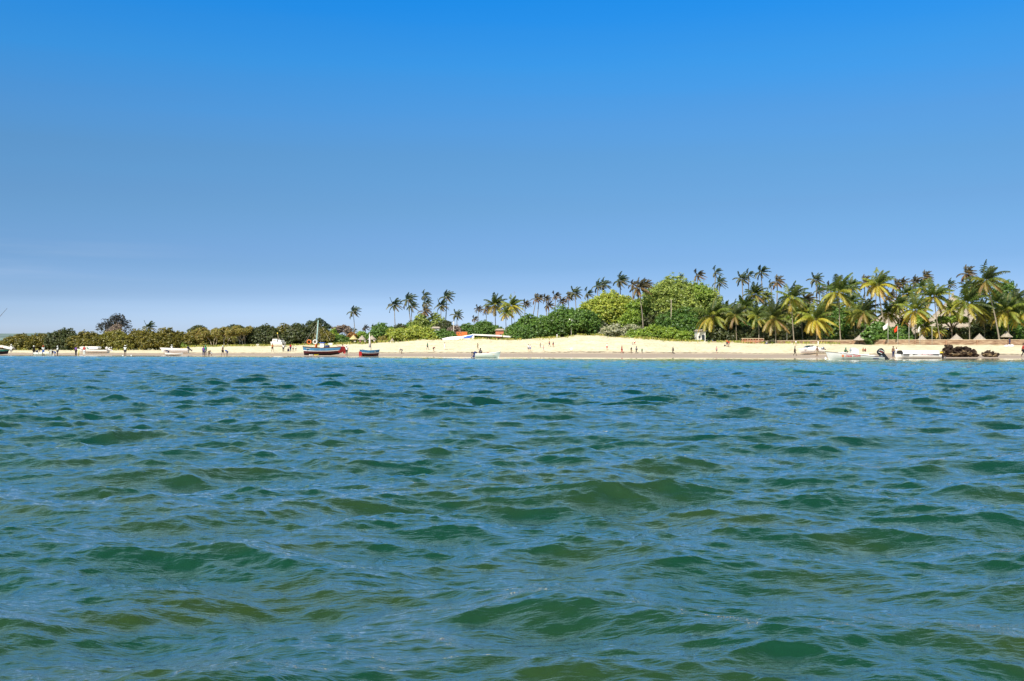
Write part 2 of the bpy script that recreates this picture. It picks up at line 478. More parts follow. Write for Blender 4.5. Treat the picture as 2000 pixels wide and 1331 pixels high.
# ------------------------------------------------------------------ plant materials: colour is stored per leaf
def leaf_material(name, trans=0.3):
    m = bpy.data.materials.new(name); m.use_nodes = True
    n, l = m.node_tree.nodes, m.node_tree.links
    n.remove(n['Principled BSDF'])
    a = n.new('ShaderNodeAttribute'); a.attribute_name = 'col'
    d = n.new('ShaderNodeBsdfDiffuse'); t = n.new('ShaderNodeBsdfTranslucent'); g = n.new('ShaderNodeBsdfGlossy')
    g.inputs['Roughness'].default_value = 0.5
    g.inputs['Color'].default_value = (1, 1, 1, 1)
    s = n.new('ShaderNodeVectorMath'); s.operation = 'SCALE'; s.inputs['Scale'].default_value = 1.5
    l.new(a.outputs['Color'], d.inputs['Color']); l.new(a.outputs['Color'], s.inputs[0]); l.new(s.outputs[0], t.inputs['Color'])
    x = n.new('ShaderNodeMixShader'); x.inputs[0].default_value = trans
    l.new(d.outputs[0], x.inputs[1]); l.new(t.outputs[0], x.inputs[2])
    y = n.new('ShaderNodeMixShader'); y.inputs[0].default_value = 0.035
    l.new(x.outputs[0], y.inputs[1]); l.new(g.outputs[0], y.inputs[2])
    l.new(y.outputs[0], n['Material Output'].inputs['Surface'])
    return m
M_LEAF = leaf_material('leaves')
M_FROND = leaf_material('palm_fronds', 0.38)
M_BARK = mat('bark', (0.16, 0.12, 0.085), 0.95, 0.1, noise=(2.0, 0.3))
M_PALMBARK = mat('palm_bark', (0.26, 0.215, 0.16), 0.9, 0.1, noise=(3.0, 0.3))
M_PALEBARK = mat('pale_bark', (0.42, 0.34, 0.25), 0.9, 0.1, noise=(3.0, 0.25))

def set_col(me, cols):
    a = me.attributes.new('col', 'FLOAT_COLOR', 'FACE')
    c = np.ones((len(cols), 4), dtype=np.float32); c[:, :3] = cols
    a.data.foreach_set('color', c.ravel())

def unit(v):
    return v / (np.linalg.norm(v, axis=-1, keepdims=True) + 1e-9)

def leaf_quads(P, N, size, r, aspect=0.6):
    """one small quad per leaf at P facing N"""
    a = unit(np.cross(N, r.normal(size=P.shape)))
    b = unit(np.cross(N, a))
    s = size[:, None]
    V = np.stack([P - a * s, P + b * s * aspect, P + a * s, P - b * s * aspect], 1).reshape(-1, 3)
    F = np.arange(len(P) * 4).reshape(-1, 4)
    return V, F

PAL = {  # leaf colours: real leaf reflectances
    'mangrove': [(0.179, 0.156, 0.017), (0.127, 0.124, 0.017), (0.253, 0.197, 0.025), (0.095, 0.090, 0.015)],
    'olive': [(0.239, 0.228, 0.032), (0.176, 0.183, 0.026), (0.303, 0.258, 0.039), (0.144, 0.122, 0.026)],
    'gold': [(0.319, 0.274, 0.039), (0.217, 0.213, 0.039), (0.377, 0.258, 0.078), (0.174, 0.152, 0.032)],
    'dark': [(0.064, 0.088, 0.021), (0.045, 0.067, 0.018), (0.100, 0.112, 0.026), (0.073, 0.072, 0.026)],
    'green': [(0.108, 0.209, 0.030), (0.071, 0.160, 0.025), (0.156, 0.260, 0.034), (0.071, 0.120, 0.022)],
    'fresh': [(0.250, 0.360, 0.039), (0.173, 0.289, 0.032), (0.325, 0.415, 0.046), (0.154, 0.216, 0.026)],
    'lime': [(0.401, 0.451, 0.051), (0.278, 0.350, 0.043), (0.487, 0.483, 0.072), (0.192, 0.250, 0.036)],
    'feather': [(0.300, 0.367, 0.070), (0.221, 0.293, 0.052), (0.379, 0.422, 0.082), (0.160, 0.202, 0.034)],
    'purple': [(.045, .045, .040), (.03, .04, .032), (.06, .055, .05), (.025, .03, .026)],
    'dead': [(.30, .22, .16), (.24, .17, .13), (.34, .27, .2), (.2, .14, .11)],
    'flower': [(.50, .48, .28), (.10, .13, .04), (.58, .55, .40), (.20, .22, .08)],
    'orange': [(.50, .17, .03), (.12, .14, .03), (.42, .12, .03), (.10, .12, .02)],
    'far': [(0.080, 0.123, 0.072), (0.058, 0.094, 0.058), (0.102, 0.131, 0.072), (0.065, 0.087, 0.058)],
}

def crown_mesh(blobs, seed, clump, per, leaf, pal, gaps=0.0, lowcut=-0.55):
    r = np.random.default_rng(seed)
    Ps, Ns, Cs = [], [], []
    pal = np.array(PAL[pal])
    for (cx, cy, cz, rx, ry, rz) in blobs:
        area = 4 * math.pi * ((rx * ry) ** 1.6 / 3 + (rx * rz) ** 1.6 / 3 + (ry * rz) ** 1.6 / 3) ** (1 / 1.6)
        nc = max(4, int(area / (clump * clump) * 0.75 * (1 - gaps)))
        d = unit(r.normal(size=(nc * 2, 3)))
        d = d[d[:, 2] > lowcut][:nc]
        rad = r.uniform(0.72, 1.10, size=(len(d), 1)) + (r.random((len(d), 1)) < .08) * .14
        inner = r.random((len(d), 1)) < 0.16
        rad = np.where(inner, rad * 0.6, rad)
        cc = d * rad * np.array([rx, ry, rz]) + np.array([cx, cy, cz])
        k = r.integers(0, len(pal), size=len(d))
        for c0, d0, kk in zip(cc, d, k):
            m = int(per * r.uniform(.6, 1.4))
            u = unit(r.normal(size=(m, 3)) + np.array([0, 0, .35]) + d0 * 0.5)
            p = c0 + u * r.uniform(.35, 1.0, size=(m, 1)) * clump * np.array([1, 1, .7])
            Ps.append(p); Ns.append(unit(u + r.normal(size=(m, 3)) * .45 + np.array([0, -.15, .5])))
            base = pal[kk] * (0.6) + pal[r.integers(0, len(pal), size=m)] * 0.4
            Cs.append(base * r.uniform(.75, 1.25, size=(m, 1)))
    P = np.concatenate(Ps); N = np.concatenate(Ns); Cc = np.concatenate(Cs)
    V, F = leaf_quads(P, N, leaf * r.uniform(.6, 1.3, size=len(P)), r)
    me = mesh_from(V, F, 'leaves')
    set_col(me, Cc)
    return me

def tube(points, radii, sides=7, cap=True):
    """tapered tube along points -> verts, faces (lists)"""
    pts = np.array(points, float); n = len(pts)
    V, F = [], []
    up = np.array([0.13, 0.07, 1.0])
    for i in range(n):
        t = pts[min(i + 1, n - 1)] - pts[max(i - 1, 0)]
        t = t / (np.linalg.norm(t) + 1e-9)
        a = np.cross(t, up if abs(t[2]) < .95 else np.array([1.0, 0, 0])); a /= np.linalg.norm(a) + 1e-9
        b = np.cross(t, a)
        for k in range(sides):
            th = 2 * math.pi * k / sides
            V.append(pts[i] + (a * math.cos(th) + b * math.sin(th)) * radii[i])
    for i in range(n - 1):
        for k in range(sides):
            k2 = (k + 1) % sides
            F.append((i * sides + k, i * sides + k2, (i + 1) * sides + k2, (i + 1) * sides + k))
    if cap:
        F.append(tuple(range(sides))[::-1]); F.append(tuple((n - 1) * sides + k for k in range(sides)))
    return V, F

class MB:
    """collects shapes into one mesh"""
    def __init__(s): s.v = []; s.f = []; s.mi = []
    def add(s, V, F, mi=0):
        o = len(s.v); s.v += [tuple(map(float, p)) for p in V]; s.f += [tuple(i + o for i in f) for f in F]; s.mi += [mi] * len(F); return s
    def box(s, c, size, mi=0, rot=None, taper=1.0):
        x, y, z = size[0] / 2, size[1] / 2, size[2] / 2
        P = [Vector((sx * x * (taper if sz > 0 else 1), sy * y * (taper if sz > 0 else 1), sz * z)) for sz in (-1, 1) for sy in (-1, 1) for sx in (-1, 1)]
        if rot is not None: P = [Euler(rot).to_matrix() @ p for p in P]
        P = [p + Vector(c) for p in P]
        return s.add(P, [(0, 2, 3, 1), (4, 5, 7, 6), (0, 1, 5, 4), (2, 6, 7, 3), (0, 4, 6, 2), (1, 3, 7, 5)], mi)
    def tube(s, pts, rad, sides=7, mi=0, cap=True):
        if not isinstance(rad, (list, tuple)): rad = [rad] * len(pts)
        V, F = tube(pts, rad, sides, cap); return s.add(V, F, mi)
    def lathe(s, prof, sides=20, c=(0, 0, 0), mi=0):
        V, F = [], []
        for (r_, z) in prof:
            for k in range(sides):
                th = 2 * math.pi * k / sides
                V.append((c[0] + r_ * math.cos(th), c[1] + r_ * math.sin(th), c[2] + z))
        for i in range(len(prof) - 1):
            for k in range(sides):
                k2 = (k + 1) % sides
                F.append((i * sides + k, i * sides + k2, (i + 1) * sides + k2, (i + 1) * sides + k))
        return s.add(V, F, mi)
    def build(s, name, m, parent=None, smooth=False, loc=(0, 0, 0)):
        me = mesh_from(s.v, s.f, name, smooth)
        for x in (m if isinstance(m, (list, tuple)) else [m]): me.materials.append(x)
        if len(me.materials) > 1:
            me.polygons.foreach_set('material_index', np.array(s.mi, dtype=np.int32))
        return link(name, me, None, parent, loc)

# ------------------------------------------------------------------ broadleaf trees and bushes
tree_seed = [100]
def tree(name, px0, px1, ytop, D, pal, label, cat='tree', group=None, cb=0.12, clump=0.62, per=11, leaf=0.26, gaps=0.0, nb=None,
         flat=1.0, bark=None, depth=0.8, ybase=None, ground_px=None, edge=0.45, lift=0.0, trunkless=False):
    tree_seed[0] += 1
    r = random.Random(tree_seed[0])
    s = D / FPX
    pc = (px0 + px1) / 2.0
    W = (px1 - px0) * s * (1.22 if cb < .3 else 1.0)
    g = gpt(pc, D)
    top = CAM_H + (HOR - ytop) * s - g.z
    H = top
    root = empty(name, g, 0, label, cat, group)
    bl = []
    z0 = H * cb
    Hc = H - z0
    nb = nb or max(4, int(W / max(Hc, 1) * 3.2) + 3)
    for i in range(nb):
        u = -1 + 2 * (i + 0.5) / nb + r.uniform(-.12, .12)
        u = max(-.92, min(.92, u))
        env = 1 - edge * abs(u) ** 2.2
        rr = min(W * 0.5, Hc * 0.75) * r.uniform(.30, .60)
        rr = min(rr, Hc * .5)
        x = u * (W / 2 - rr * .75)
        zt = z0 + Hc * env * r.uniform(.76, 1.0)
        bl.append((x, r.uniform(-.35, .35) * W * depth * .5, zt - rr * flat, rr, rr * .95, rr * flat))
    # the tallest point
    rr = min(W * .5, Hc) * .42
    bl.append((r.uniform(-.12, .12) * W, 0, H - rr * flat, rr, rr, rr * flat))
    # lower skirt
    if cb < 0.3:
        for i in range(nb + 2):
            u = -1 + 2 * (i + 0.5) / (nb + 2)
            rr = min(Hc * .38, W * .32) * r.uniform(.75, 1.1)
            bl.append((u * (W / 2 - rr * .6), r.uniform(-.5, .15) * W * depth * .5, z0 + rr * r.uniform(.35, 1.3), rr, rr, rr * .95))
    me = crown_mesh(bl, tree_seed[0], clump, per, leaf, pal, gaps)
    link('crown', me, M_LEAF, root)
    mb = MB()
    tr = max(.07, min(.35, H * .028))
    lean = r.uniform(-.06, .06) * H
    fork = max(z0 * .8, H * .22)
    mb.tube([(0, 0, -.25), (lean * .3, 0, fork * .5), (lean, 0, fork)], [tr * 1.35, tr, tr * .85], 8)
    for b in bl[:nb + 1]:
        mid = ((b[0] + lean) * .5 + r.uniform(-.2, .2), b[1] * .5, (fork + b[2]) * .5 + .15 * H * r.uniform(0, .4))
        mb.tube([(lean, 0, fork - .1), mid, (b[0] * .95, b[1], b[2] + b[5] * .35)], [tr * .6, tr * .38, tr * .12], 5)
    mb.build('trunk', bark or M_BARK, root, True)
    return root

def bare_tree(name, px0, px1, ytop, D, label, pal='dead', group=None, leafy=0.35, seed=1, levels=5):
    """a tree whose pale branches show: recursive limbs with thin foliage"""
    r = random.Random(seed)
    s = D / FPX; pc = (px0 + px1) / 2
    g = gpt(pc, D); W = (px1 - px0) * s; H = CAM_H + (HOR - ytop) * s - g.z
    root = empty(name, g, 0, label, 'tree', group)
    mb = MB(); tips = []
    def grow(p, d, L, rad, lev):
        q = (p[0] + d[0] * L, p[1] + d[1] * L, p[2] + d[2] * L)
        mid = tuple((a + b) / 2 + r.uniform(-.06, .06) * L for a, b in zip(p, q))
        mb.tube([p, mid, q], [rad, rad * .8, rad * .62], 5)
        if lev == 0:
            tips.append(q); return
        if lev <= 2: tips.append(q)
        for k in range(r.choice([2, 3, 3])):
            a = r.uniform(0, 2 * math.pi); sp = r.uniform(.35, .8)
            nd = Vector((d[0] + math.cos(a) * sp, d[1] + math.sin(a) * sp * .8, d[2] + r.uniform(-.15, .3))).normalized()
            grow(q, tuple(nd), L * r.uniform(.62, .82), rad * .6, lev - 1)
    for k in range(3):
        a = r.uniform(-1, 1)
        grow((k * .3 - .3, 0, -.2), tuple(Vector((a * .5, r.uniform(-.3, .3), 1)).normalized()), 1.0, .085, levels)
    V = np.array(mb.v); sx = W / (V[:, 0].max() - V[:, 0].min()); sz = H / V[:, 2].max()
    mb.v = [((x - (V[:, 0].max() + V[:, 0].min()) / 2) * sx, y * sx, z * sz) for x, y, z in mb.v]
    mb.build('trunk', M_PALEBARK, root, True)
    mx = (V[:, 0].max() + V[:, 0].min()) / 2
    T = [((t[0] - mx) * sx, t[1] * sx, t[2] * sz) for t in tips]
    bl = [(t[0], t[1], t[2], .45, .45, .4) for t in T if r.random() < leafy]
    if bl:
        link('crown', crown_mesh(bl, seed, .32, 6, .17, pal), M_LEAF, root)
    return root

# ------------------------------------------------------------------ coconut palms
FC = {'near': [(.05, .085, .022), (.075, .12, .025), (.13, .18, .03), (.26, .27, .035), (.36, .27, .05)],
      'dark': [(.035, .060, .022), (.055, .085, .025), (.11, .15, .03), (.22, .21, .035), (.22, .14, .05)],
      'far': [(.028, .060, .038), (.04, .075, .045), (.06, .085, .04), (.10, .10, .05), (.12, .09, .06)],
      'brown': [(.05, .05, .035), (.065, .06, .035), (.10, .08, .04), (.17, .11, .045), (.20, .10, .05)],
      'yellow': [(.06, .10, .022), (.13, .17, .025), (.20, .24, .035), (.38, .34, .045), (.42, .28, .05)]}

def palm_crown(seed, kind, nf=24, wind=0.35, droop=1.0, leafw=.03):
    """unit crown: frond length 1; the sea wind streams the fronds towards +x"""
    r = np.random.default_rng(seed)
    V, F, Cc = [], [], []
    cols = np.array(FC[kind])
    for i in range(nf):
        q = (i + .5) / nf
        el = math.radians(86 - 122 * q + r.uniform(-10, 10))     # young fronds stand up, old ones hang
        az = i * 2.39996 + r.uniform(-.3, .3)
        L = r.uniform(.82, 1.08) * (0.8 if q < .12 else 1.0)
        d = np.array([math.cos(az) * math.cos(el), math.sin(az) * math.cos(el), math.sin(el)])
        nseg = 10
        p = np.zeros(3); pts = [p.copy()]
        for k in range(nseg):
            t = (k + 1) / nseg
            d = d + np.array([wind * .16 * (.4 + t), 0, -(.06 + .13 * t) * droop * (1.15 - .5 * abs(math.sin(el)))])
            d = d / np.linalg.norm(d)
            p = p + d * L / nseg
            pts.append(p.copy())
        pts = np.array(pts)
        ci = min(4, max(0, q * 4.0 + r.uniform(-1.0, .9)))
        c0 = cols[int(ci)] * (1 - ci % 1) + cols[min(4, int(ci) + 1)] * (ci % 1)
        # midrib
        w = .011
        for k in range(nseg):
            a, b = pts[k], pts[k + 1]
            s_ = np.cross(b - a, [0, 0, 1.0]); s_ = s_ / (np.linalg.norm(s_) + 1e-6) * w
            o = len(V); V += [a - s_, a + s_, b + s_, b - s_]; F.append((o, o + 1, o + 2, o + 3)); Cc.append(np.array([.30, .26, .08]))
        nl = 34
        for k in range(nl):
            t = .13 + .87 * (k + .5) / nl
            f = t * nseg; i0 = min(int(f), nseg - 1)
            q0 = pts[i0] + (pts[i0 + 1] - pts[i0]) * (f - i0)
            tan = unit(pts[i0 + 1] - pts[i0])
            side = np.cross(tan, [0, 0, 1.0]); side = side / (np.linalg.norm(side) + 1e-6)
            ll = .21 * math.sin(math.pi * min(1, (.12 + t * .86))) ** .6 * r.uniform(.85, 1.1) + .03
            for sg in (-1, 1):
                dr = unit(side * sg * .8 + tan * .6 + np.array([wind * .35, 0, -.25 - .75 * r.random()]))
                e = q0 + dr * ll * .55
                e2 = e + unit(dr + np.array([0, 0, -.55])) * ll * .45
                h = tan * leafw * .5
                o = len(V); V += [q0 - h, q0 + h, e + h * .9, e - h * .9, e2]
                F.append((o, o + 1, o + 2, o + 3)); F.append((o + 3, o + 2, o + 4, o + 4))
                c = c0 * np.array([1.3, 1.22, 1.0]) * r.uniform(.75, 1.25)
                Cc += [c, c]
    V = np.array(V)
    F3 = []
    C3 = []
    for f, c in zip(F, Cc):
        if f[2] == f[3]: F3.append((f[0], f[1], f[2])); C3.append(c)
        else: F3.append(f); C3.append(c)
    me = mesh_from(V, F3, 'palm_crown')
    me.materials.append(M_FROND)
    set_col(me, np.array(C3))
    return me

CROWNS = {}
for kind, specs in {'near': [(1, 30, .35), (2, 26, .55), (3, 32, .25)], 'dark': [(4, 30, .3), (5, 26, .5)], 'far': [(6, 18, .75), (7, 16, 1.0), (8, 20, .55), (9, 15, 1.25)],
                    'brown': [(10, 18, .7), (11, 20, .9), (12, 16, 1.1)], 'yellow': [(13, 30, .4), (14, 26, .25)]}.items():
    CROWNS[kind] = [palm_crown(sd_, kind, nf, w, 1.0, .042 if kind in ('far', 'brown') else .028) for sd_, nf, w in specs]

def palm(px, py, base_px, D, rad_px, kind, label, var=0, group=None, base_y=None, bend=0.0, sz=1.0):
    """crown centre at (px, py), trunk foot under base_px; rad_px = reach of the fronds in the photograph's pixels"""
    s = D / FPX
    g = gpt(base_px, D)
    root = empty('coconut_palm', g, 0, label, 'palm tree', group or 'coconut palms')
    topp = at(px, py, D) - g
    Lr = random.Random(int(px * 7 + py))
    H = topp.z
    fl = rad_px * s
    pts, rad = [], []
    n = 12
    r0 = max(.12, min(.22, H * .013))
    for i in range(n + 1):
        t = i / n
        x = topp.x * (t ** (1.0 + bend)) + .012 * H * math.sin(t * 5 + px)
        pts.append((x, .01 * H * math.sin(t * 4 + px), -.3 + (H + .3) * t))
        rad.append(r0 * (1.5 - .9 * t ** .35) * (1.05 if i % 2 else .95))
    x0 = pts[0][0]
    mb = MB(); mb.tube(pts, rad, 8)
    mb.build('trunk', M_PALMBARK, root, True)
    o = link('crown', CROWNS[kind][var % len(CROWNS[kind])], None, root, pts[-1])
    o.scale = (fl, fl, fl * sz)
    o.rotation_euler = (0, 0, Lr.uniform(-.5, .5))
    if kind in ('near', 'yellow', 'dark') and rad_px > 24:
        nb_ = MB()
        for k in range(9):
            a = k * 2.4; rr = .22
            nb_.lathe([(0, -.16), (.10, -.12), (.14, 0), (.10, .12), (0, .16)], 7, (pts[-1][0] + math.cos(a) * rr, pts[-1][1] + math.sin(a) * rr, pts[-1][2] - .18 - .07 * (k % 3)))
        nb_.build('coconuts', M_NUT, root, True)
    return root
M_NUT = mat('coconut_husk', (.20, .15, .05), .6, .3)

def cD(px):
    return float(smooth_interp(px, CREST_D))

# ------------------------------------------------------------------ the belt of trees, from the left end of the beach to the right
MG = 'mangroves along the left beach'
for (a, b, y, dD, pal, lab) in [
    (-60, 14, 661, 6, 'mangrove', 'low yellow green mangrove cut by the left edge of the picture'),
    (10, 62, 652.5, 4, 'mangrove', 'rounded olive mangrove second from the left end of the treeline'),
    (52, 108, 652.5, 7, 'mangrove', 'low olive mangrove just left of the tallest mangrove of the far left'),
    (100, 152, 642.5, 5, 'dark', 'tallest darkest mangrove of the far left with a ragged top'),
    (140, 198, 648, 3, 'mangrove', 'green mangrove behind the white canopied boat'),
    (188, 256, 646.5, 4, 'olive', 'bright olive mangrove under the purple feathery tree'),
    (246, 296, 644, 6, 'mangrove', 'olive mangrove in front of the short lone palm head'),
    (284, 346, 641, 3, 'mangrove', 'broad mangrove right of the short lone palm head'),
    (328, 376, 648, 5, 'mangrove', 'mangrove behind the stern of the long white beached boat')]:
    tree('mangrove_tree', a, b, y, cD((a + b) / 2) + dD, pal, lab, 'mangrove', MG, cb=0.04, clump=.55, per=12, leaf=.22, edge=.4)
tree('casuarina_tree', 190, 258, 612.5, 330, 'purple', 'dark purple grey feathery tree rising above the left mangroves', cb=.3, clump=.7, per=9, leaf=.24, gaps=.45, edge=.55)
tree('dead_bush', 206, 244, 633, 312, 'dead', 'brown withered bush at the foot of the purple grey tree', 'bush', cb=.3, clump=.5, per=10, leaf=.2, gaps=.2)
tree('acacia_tree', 366, 408, 637, 300, 'dark', 'flat topped dark tree behind the golden olive bush', cb=.5, clump=.6, per=12, leaf=.22, flat=.45, edge=.3)
tree('olive_bush_tree', 362, 412, 641, 283, 'gold', 'golden olive bushy tree left of the bare pale branched trees', cb=.04, clump=.5, per=12, leaf=.2, edge=.5)
tree('leafy_bush', 350, 372, 661, 279, 'fresh', 'small bright green bush at the end of the mangroves', 'bush', cb=.0, clump=.4, per=12, leaf=.18)
tree('acacia_tree', 438, 482, 635.5, 300, 'dark', 'dark umbrella topped tree behind the bare branched trees', cb=.55, clump=.6, per=12, leaf=.22, flat=.45, edge=.3)
for (a, b, y, dD, sd_, lab) in [(398, 432, 643, 4, 3, 'bare pale branched tree nearest the golden olive bush'),
                                (424, 462, 641, 3, 5, 'middle of the three bare pale branched trees on the sand'),
                                (452, 490, 639, 4, 8, 'bare pale branched tree against the dark wood')]:
    bare_tree('bare_tree', a, b, y, cD(a) + dD, lab, 'gold', 'bare pale branched trees', .75, sd_, 4)
tree('olive_bush_tree', 404, 446, 650, 287, 'olive', 'olive bush growing between the bare pale trunks', 'bush', cb=.1, clump=.5, per=11, leaf=.2)
tree('olive_bush_tree', 440, 478, 652, 290, 'olive', 'olive bush behind the last bare pale trunk', 'bush', cb=.1, clump=.5, per=11, leaf=.2)
DW = 'dark trees behind the cabin cruiser and the sailing boat'
for (a, b, y, dD, pal, lab) in [
    (470, 512, 641, 8, 'dark', 'dark green tree at the left end of the dark wood'),
    (498, 546, 635.5, 5, 'dark', 'dark olive round tree left of the white cabin cruiser'),
    (526, 576, 634, 7, 'mangrove', 'olive green tree behind the mast of the white cabin cruiser'),
    (560, 606, 633, 4, 'dark', 'dark tree between the cabin cruiser and the sailing boat'),
    (590, 634, 629.5, 8, 'dark', 'dark tree behind the tall mast of the sailing boat'),
    (618, 648, 642, 3, 'mangrove', 'olive tree right of the tall mast of the sailing boat')]:
    tree('shore_tree', a, b, y, cD((a + b) / 2) + dD, pal, lab, 'tree', DW, cb=.05, clump=.6, per=12, leaf=.24, edge=.35)
tree('umbrella_tree', 596, 614, 627, 306, 'far', 'small flat crown left of the sailing boat mast top', cb=.7, clump=.45, per=10, leaf=.2, flat=.5)
tree('umbrella_tree', 611, 636, 622, 308, 'far', 'tall layered umbrella pine right beside the sailing boat mast top', cb=.62, clump=.5, per=10, leaf=.22, flat=.5, gaps=.1)
tree('umbrella_tree', 626, 650, 633, 309, 'far', 'low flat crown right of the layered umbrella pine', cb=.6, clump=.45, per=10, leaf=.2, flat=.45)
bare_tree('bare_tree', 652, 684, 637, 296, 'pinkish leafless tree behind the lone tall palm', 'dead', None, .28, 14, 5)
tree('leafy_bush', 634, 662, 643, 291, 'fresh', 'light green bush beside the pinkish leafless tree', 'bush', cb=.05, clump=.5, per=11, leaf=.2)
tree('leafy_bush', 636, 684, 654.5, 285, 'green', 'low green bush behind the upturned white skiff', 'bush', cb=.0, clump=.5, per=12, leaf=.2)
tree('flame_bush', 676, 694, 649.5, 291, 'orange', 'orange flowering bush left of the yellow thatched hut', 'bush', cb=.2, clump=.4, per=10, leaf=.18)
tree('leafy_bush', 686, 728, 648.5, 293, 'fresh', 'fresh green bush behind the three beach huts', 'bush', cb=.0, clump=.5, per=12, leaf=.2)
tree('shore_tree', 722, 768, 630.5, 292, 'green', 'dark green tree right of the three beach huts', cb=.02, clump=.55, per=12, leaf=.22)
tree('shore_tree', 750, 800, 634, 296, 'dark', 'dark tree under the leftmost palms of the tall group', cb=.02, clump=.55, per=12, leaf=.22)
tree('leafy_bush', 764, 846, 637, 284, 'lime', 'broad bright yellow green bush at the top of the dune', 'bush', cb=.0, clump=.5, per=13, leaf=.2, edge=.4)
tree('brown_bush', 744, 776, 652, 286, 'gold', 'brownish bush left of the broad yellow green bush', 'bush', cb=.0, clump=.45, per=12, leaf=.18)
tree('feathery_tree', 804, 842, 613, 296, 'feather', 'pale feathery tree under the stacked palm heads', cb=.1, clump=.5, per=10, leaf=.2, gaps=.15)
tree('feathery_tree', 834, 870, 611, 298, 'feather', 'feathery green tree with a brownish underside left of the slender palm', cb=.1, clump=.5, per=10, leaf=.2, gaps=.15)
tree('shore_tree', 786, 830, 628, 300, 'green', 'green tree filling the gap behind the broad yellow green bush', cb=.02, clump=.55, per=12, leaf=.22)
tree('shore_tree', 852, 892, 628, 294, 'dark', 'dark green tree behind the small whitish house', cb=.15, clump=.55, per=12, leaf=.22)
tree('leafy_bush', 846, 888, 643.5, 283, 'green', 'glossy green bush at the left end of the white ramp', 'bush', cb=.0, clump=.45, per=13, leaf=.2)
tree('shore_tree', 890, 936, 632, 289, 'green', 'green bush tree above the orange wall', cb=.02, clump=.5, per=13, leaf=.2)
tree('shore_tree', 918, 974, 627.5, 292, 'green', 'rounded dark green tree behind the white terrace roof', cb=.02, clump=.5, per=13, leaf=.2)
tree('leafy_bush', 984, 1008, 645, 286, 'fresh', 'small fresh green bush at the right end of the white terrace', 'bush', cb=.0, clump=.45, per=12, leaf=.2)
tree('brown_bush', 878, 902, 636, 287, 'dead', 'tan dry bush left of the orange wall', 'bush', cb=.2, clump=.4, per=9, leaf=.18, gaps=.3)
# the big green mass in the middle
tree('shore_tree', 998, 1076, 616, 284, 'green', 'dark green round tree at the left of the great green clump', cb=.0, clump=.6, per=14, leaf=.25)
tree('shore_tree', 1052, 1160, 600.5, 284, 'green', 'largest deep green domed tree behind the white twin lamp', cb=.0, clump=.65, per=14, leaf=.26, edge=.5)
tree('shore_tree', 1004, 1044, 636, 279, 'green', 'low dark green bush at the right end of the white terrace', 'bush', cb=.0, clump=.5, per=13, leaf=.2)
tree('shore_tree', 1130, 1196, 624, 286, 'dark', 'dark brownish green tree left of the white flowering shrub', cb=.0, clump=.6, per=13, leaf=.24)
tree('yellow_green_tree', 1142, 1238, 569.5, 298, 'lime', 'tall yellow green tree with a broad domed crown', cb=.28, clump=.75, per=15, leaf=.27, edge=.4, nb=8)
tree('yellow_green_tree', 1134, 1166, 588, 296, 'lime', 'narrow yellow green tree at the left of the tall domed one', cb=.3, clump=.65, per=13, leaf=.25)
tree('yellow_green_tree', 1216, 1270, 588, 292, 'fresh', 'lighter green tree right of the tall domed one', cb=.15, clump=.7, per=13, leaf=.25)
tree('flowering_shrub', 1178, 1222, 633, 280, 'flower', 'cream flowering shrub at the left of its pair on the dune', 'shrub', cb=.0, clump=.5, per=12, leaf=.2)
tree('flowering_shrub', 1212, 1258, 634, 281, 'flower', 'cream flowering shrub behind the leaning palm foot', 'shrub', cb=.0, clump=.5, per=12, leaf=.2)
tree('feathery_tree', 1264, 1398, 541, 296, 'feather', 'huge feathery pale green tree, the broadest crown of the shore', cb=.22, clump=.85, per=15, leaf=.28, edge=.42, nb=10, bark=M_PALEBARK)
tree('feathery_tree', 1330, 1398, 556, 292, 'fresh', 'fresh green lobe tree in front of the huge feathery crown', cb=.3, clump=.75, per=14, leaf=.26, edge=.4)
tree('shore_tree', 1262, 1320, 604, 288, 'dark', 'dark tree under the huge feathery crown', cb=.1, clump=.6, per=12, leaf=.24)
tree('leafy_bush', 1236, 1344, 636.5, 272, 'fresh', 'wide spreading fresh green bush on the sand edge', 'bush', cb=.0, clump=.6, per=14, leaf=.22, edge=.5)
tree('shore_tree', 1296, 1368, 600, 281, 'green', 'green tree between the wide bush and the yellow palm', cb=.0, clump=.65, per=13, leaf=.24)
tree('shore_tree', 1360, 1440, 604, 285, 'dark', 'dark tree behind the yellow palm by the white cottage', cb=.12, clump=.65, per=13, leaf=.25)
tree('shore_tree', 1436, 1506, 602, 272, 'green', 'round glossy green tree right of the white cottage palms', cb=.05, clump=.6, per=13, leaf=.25)
BK = 'dark trees behind the right palms'
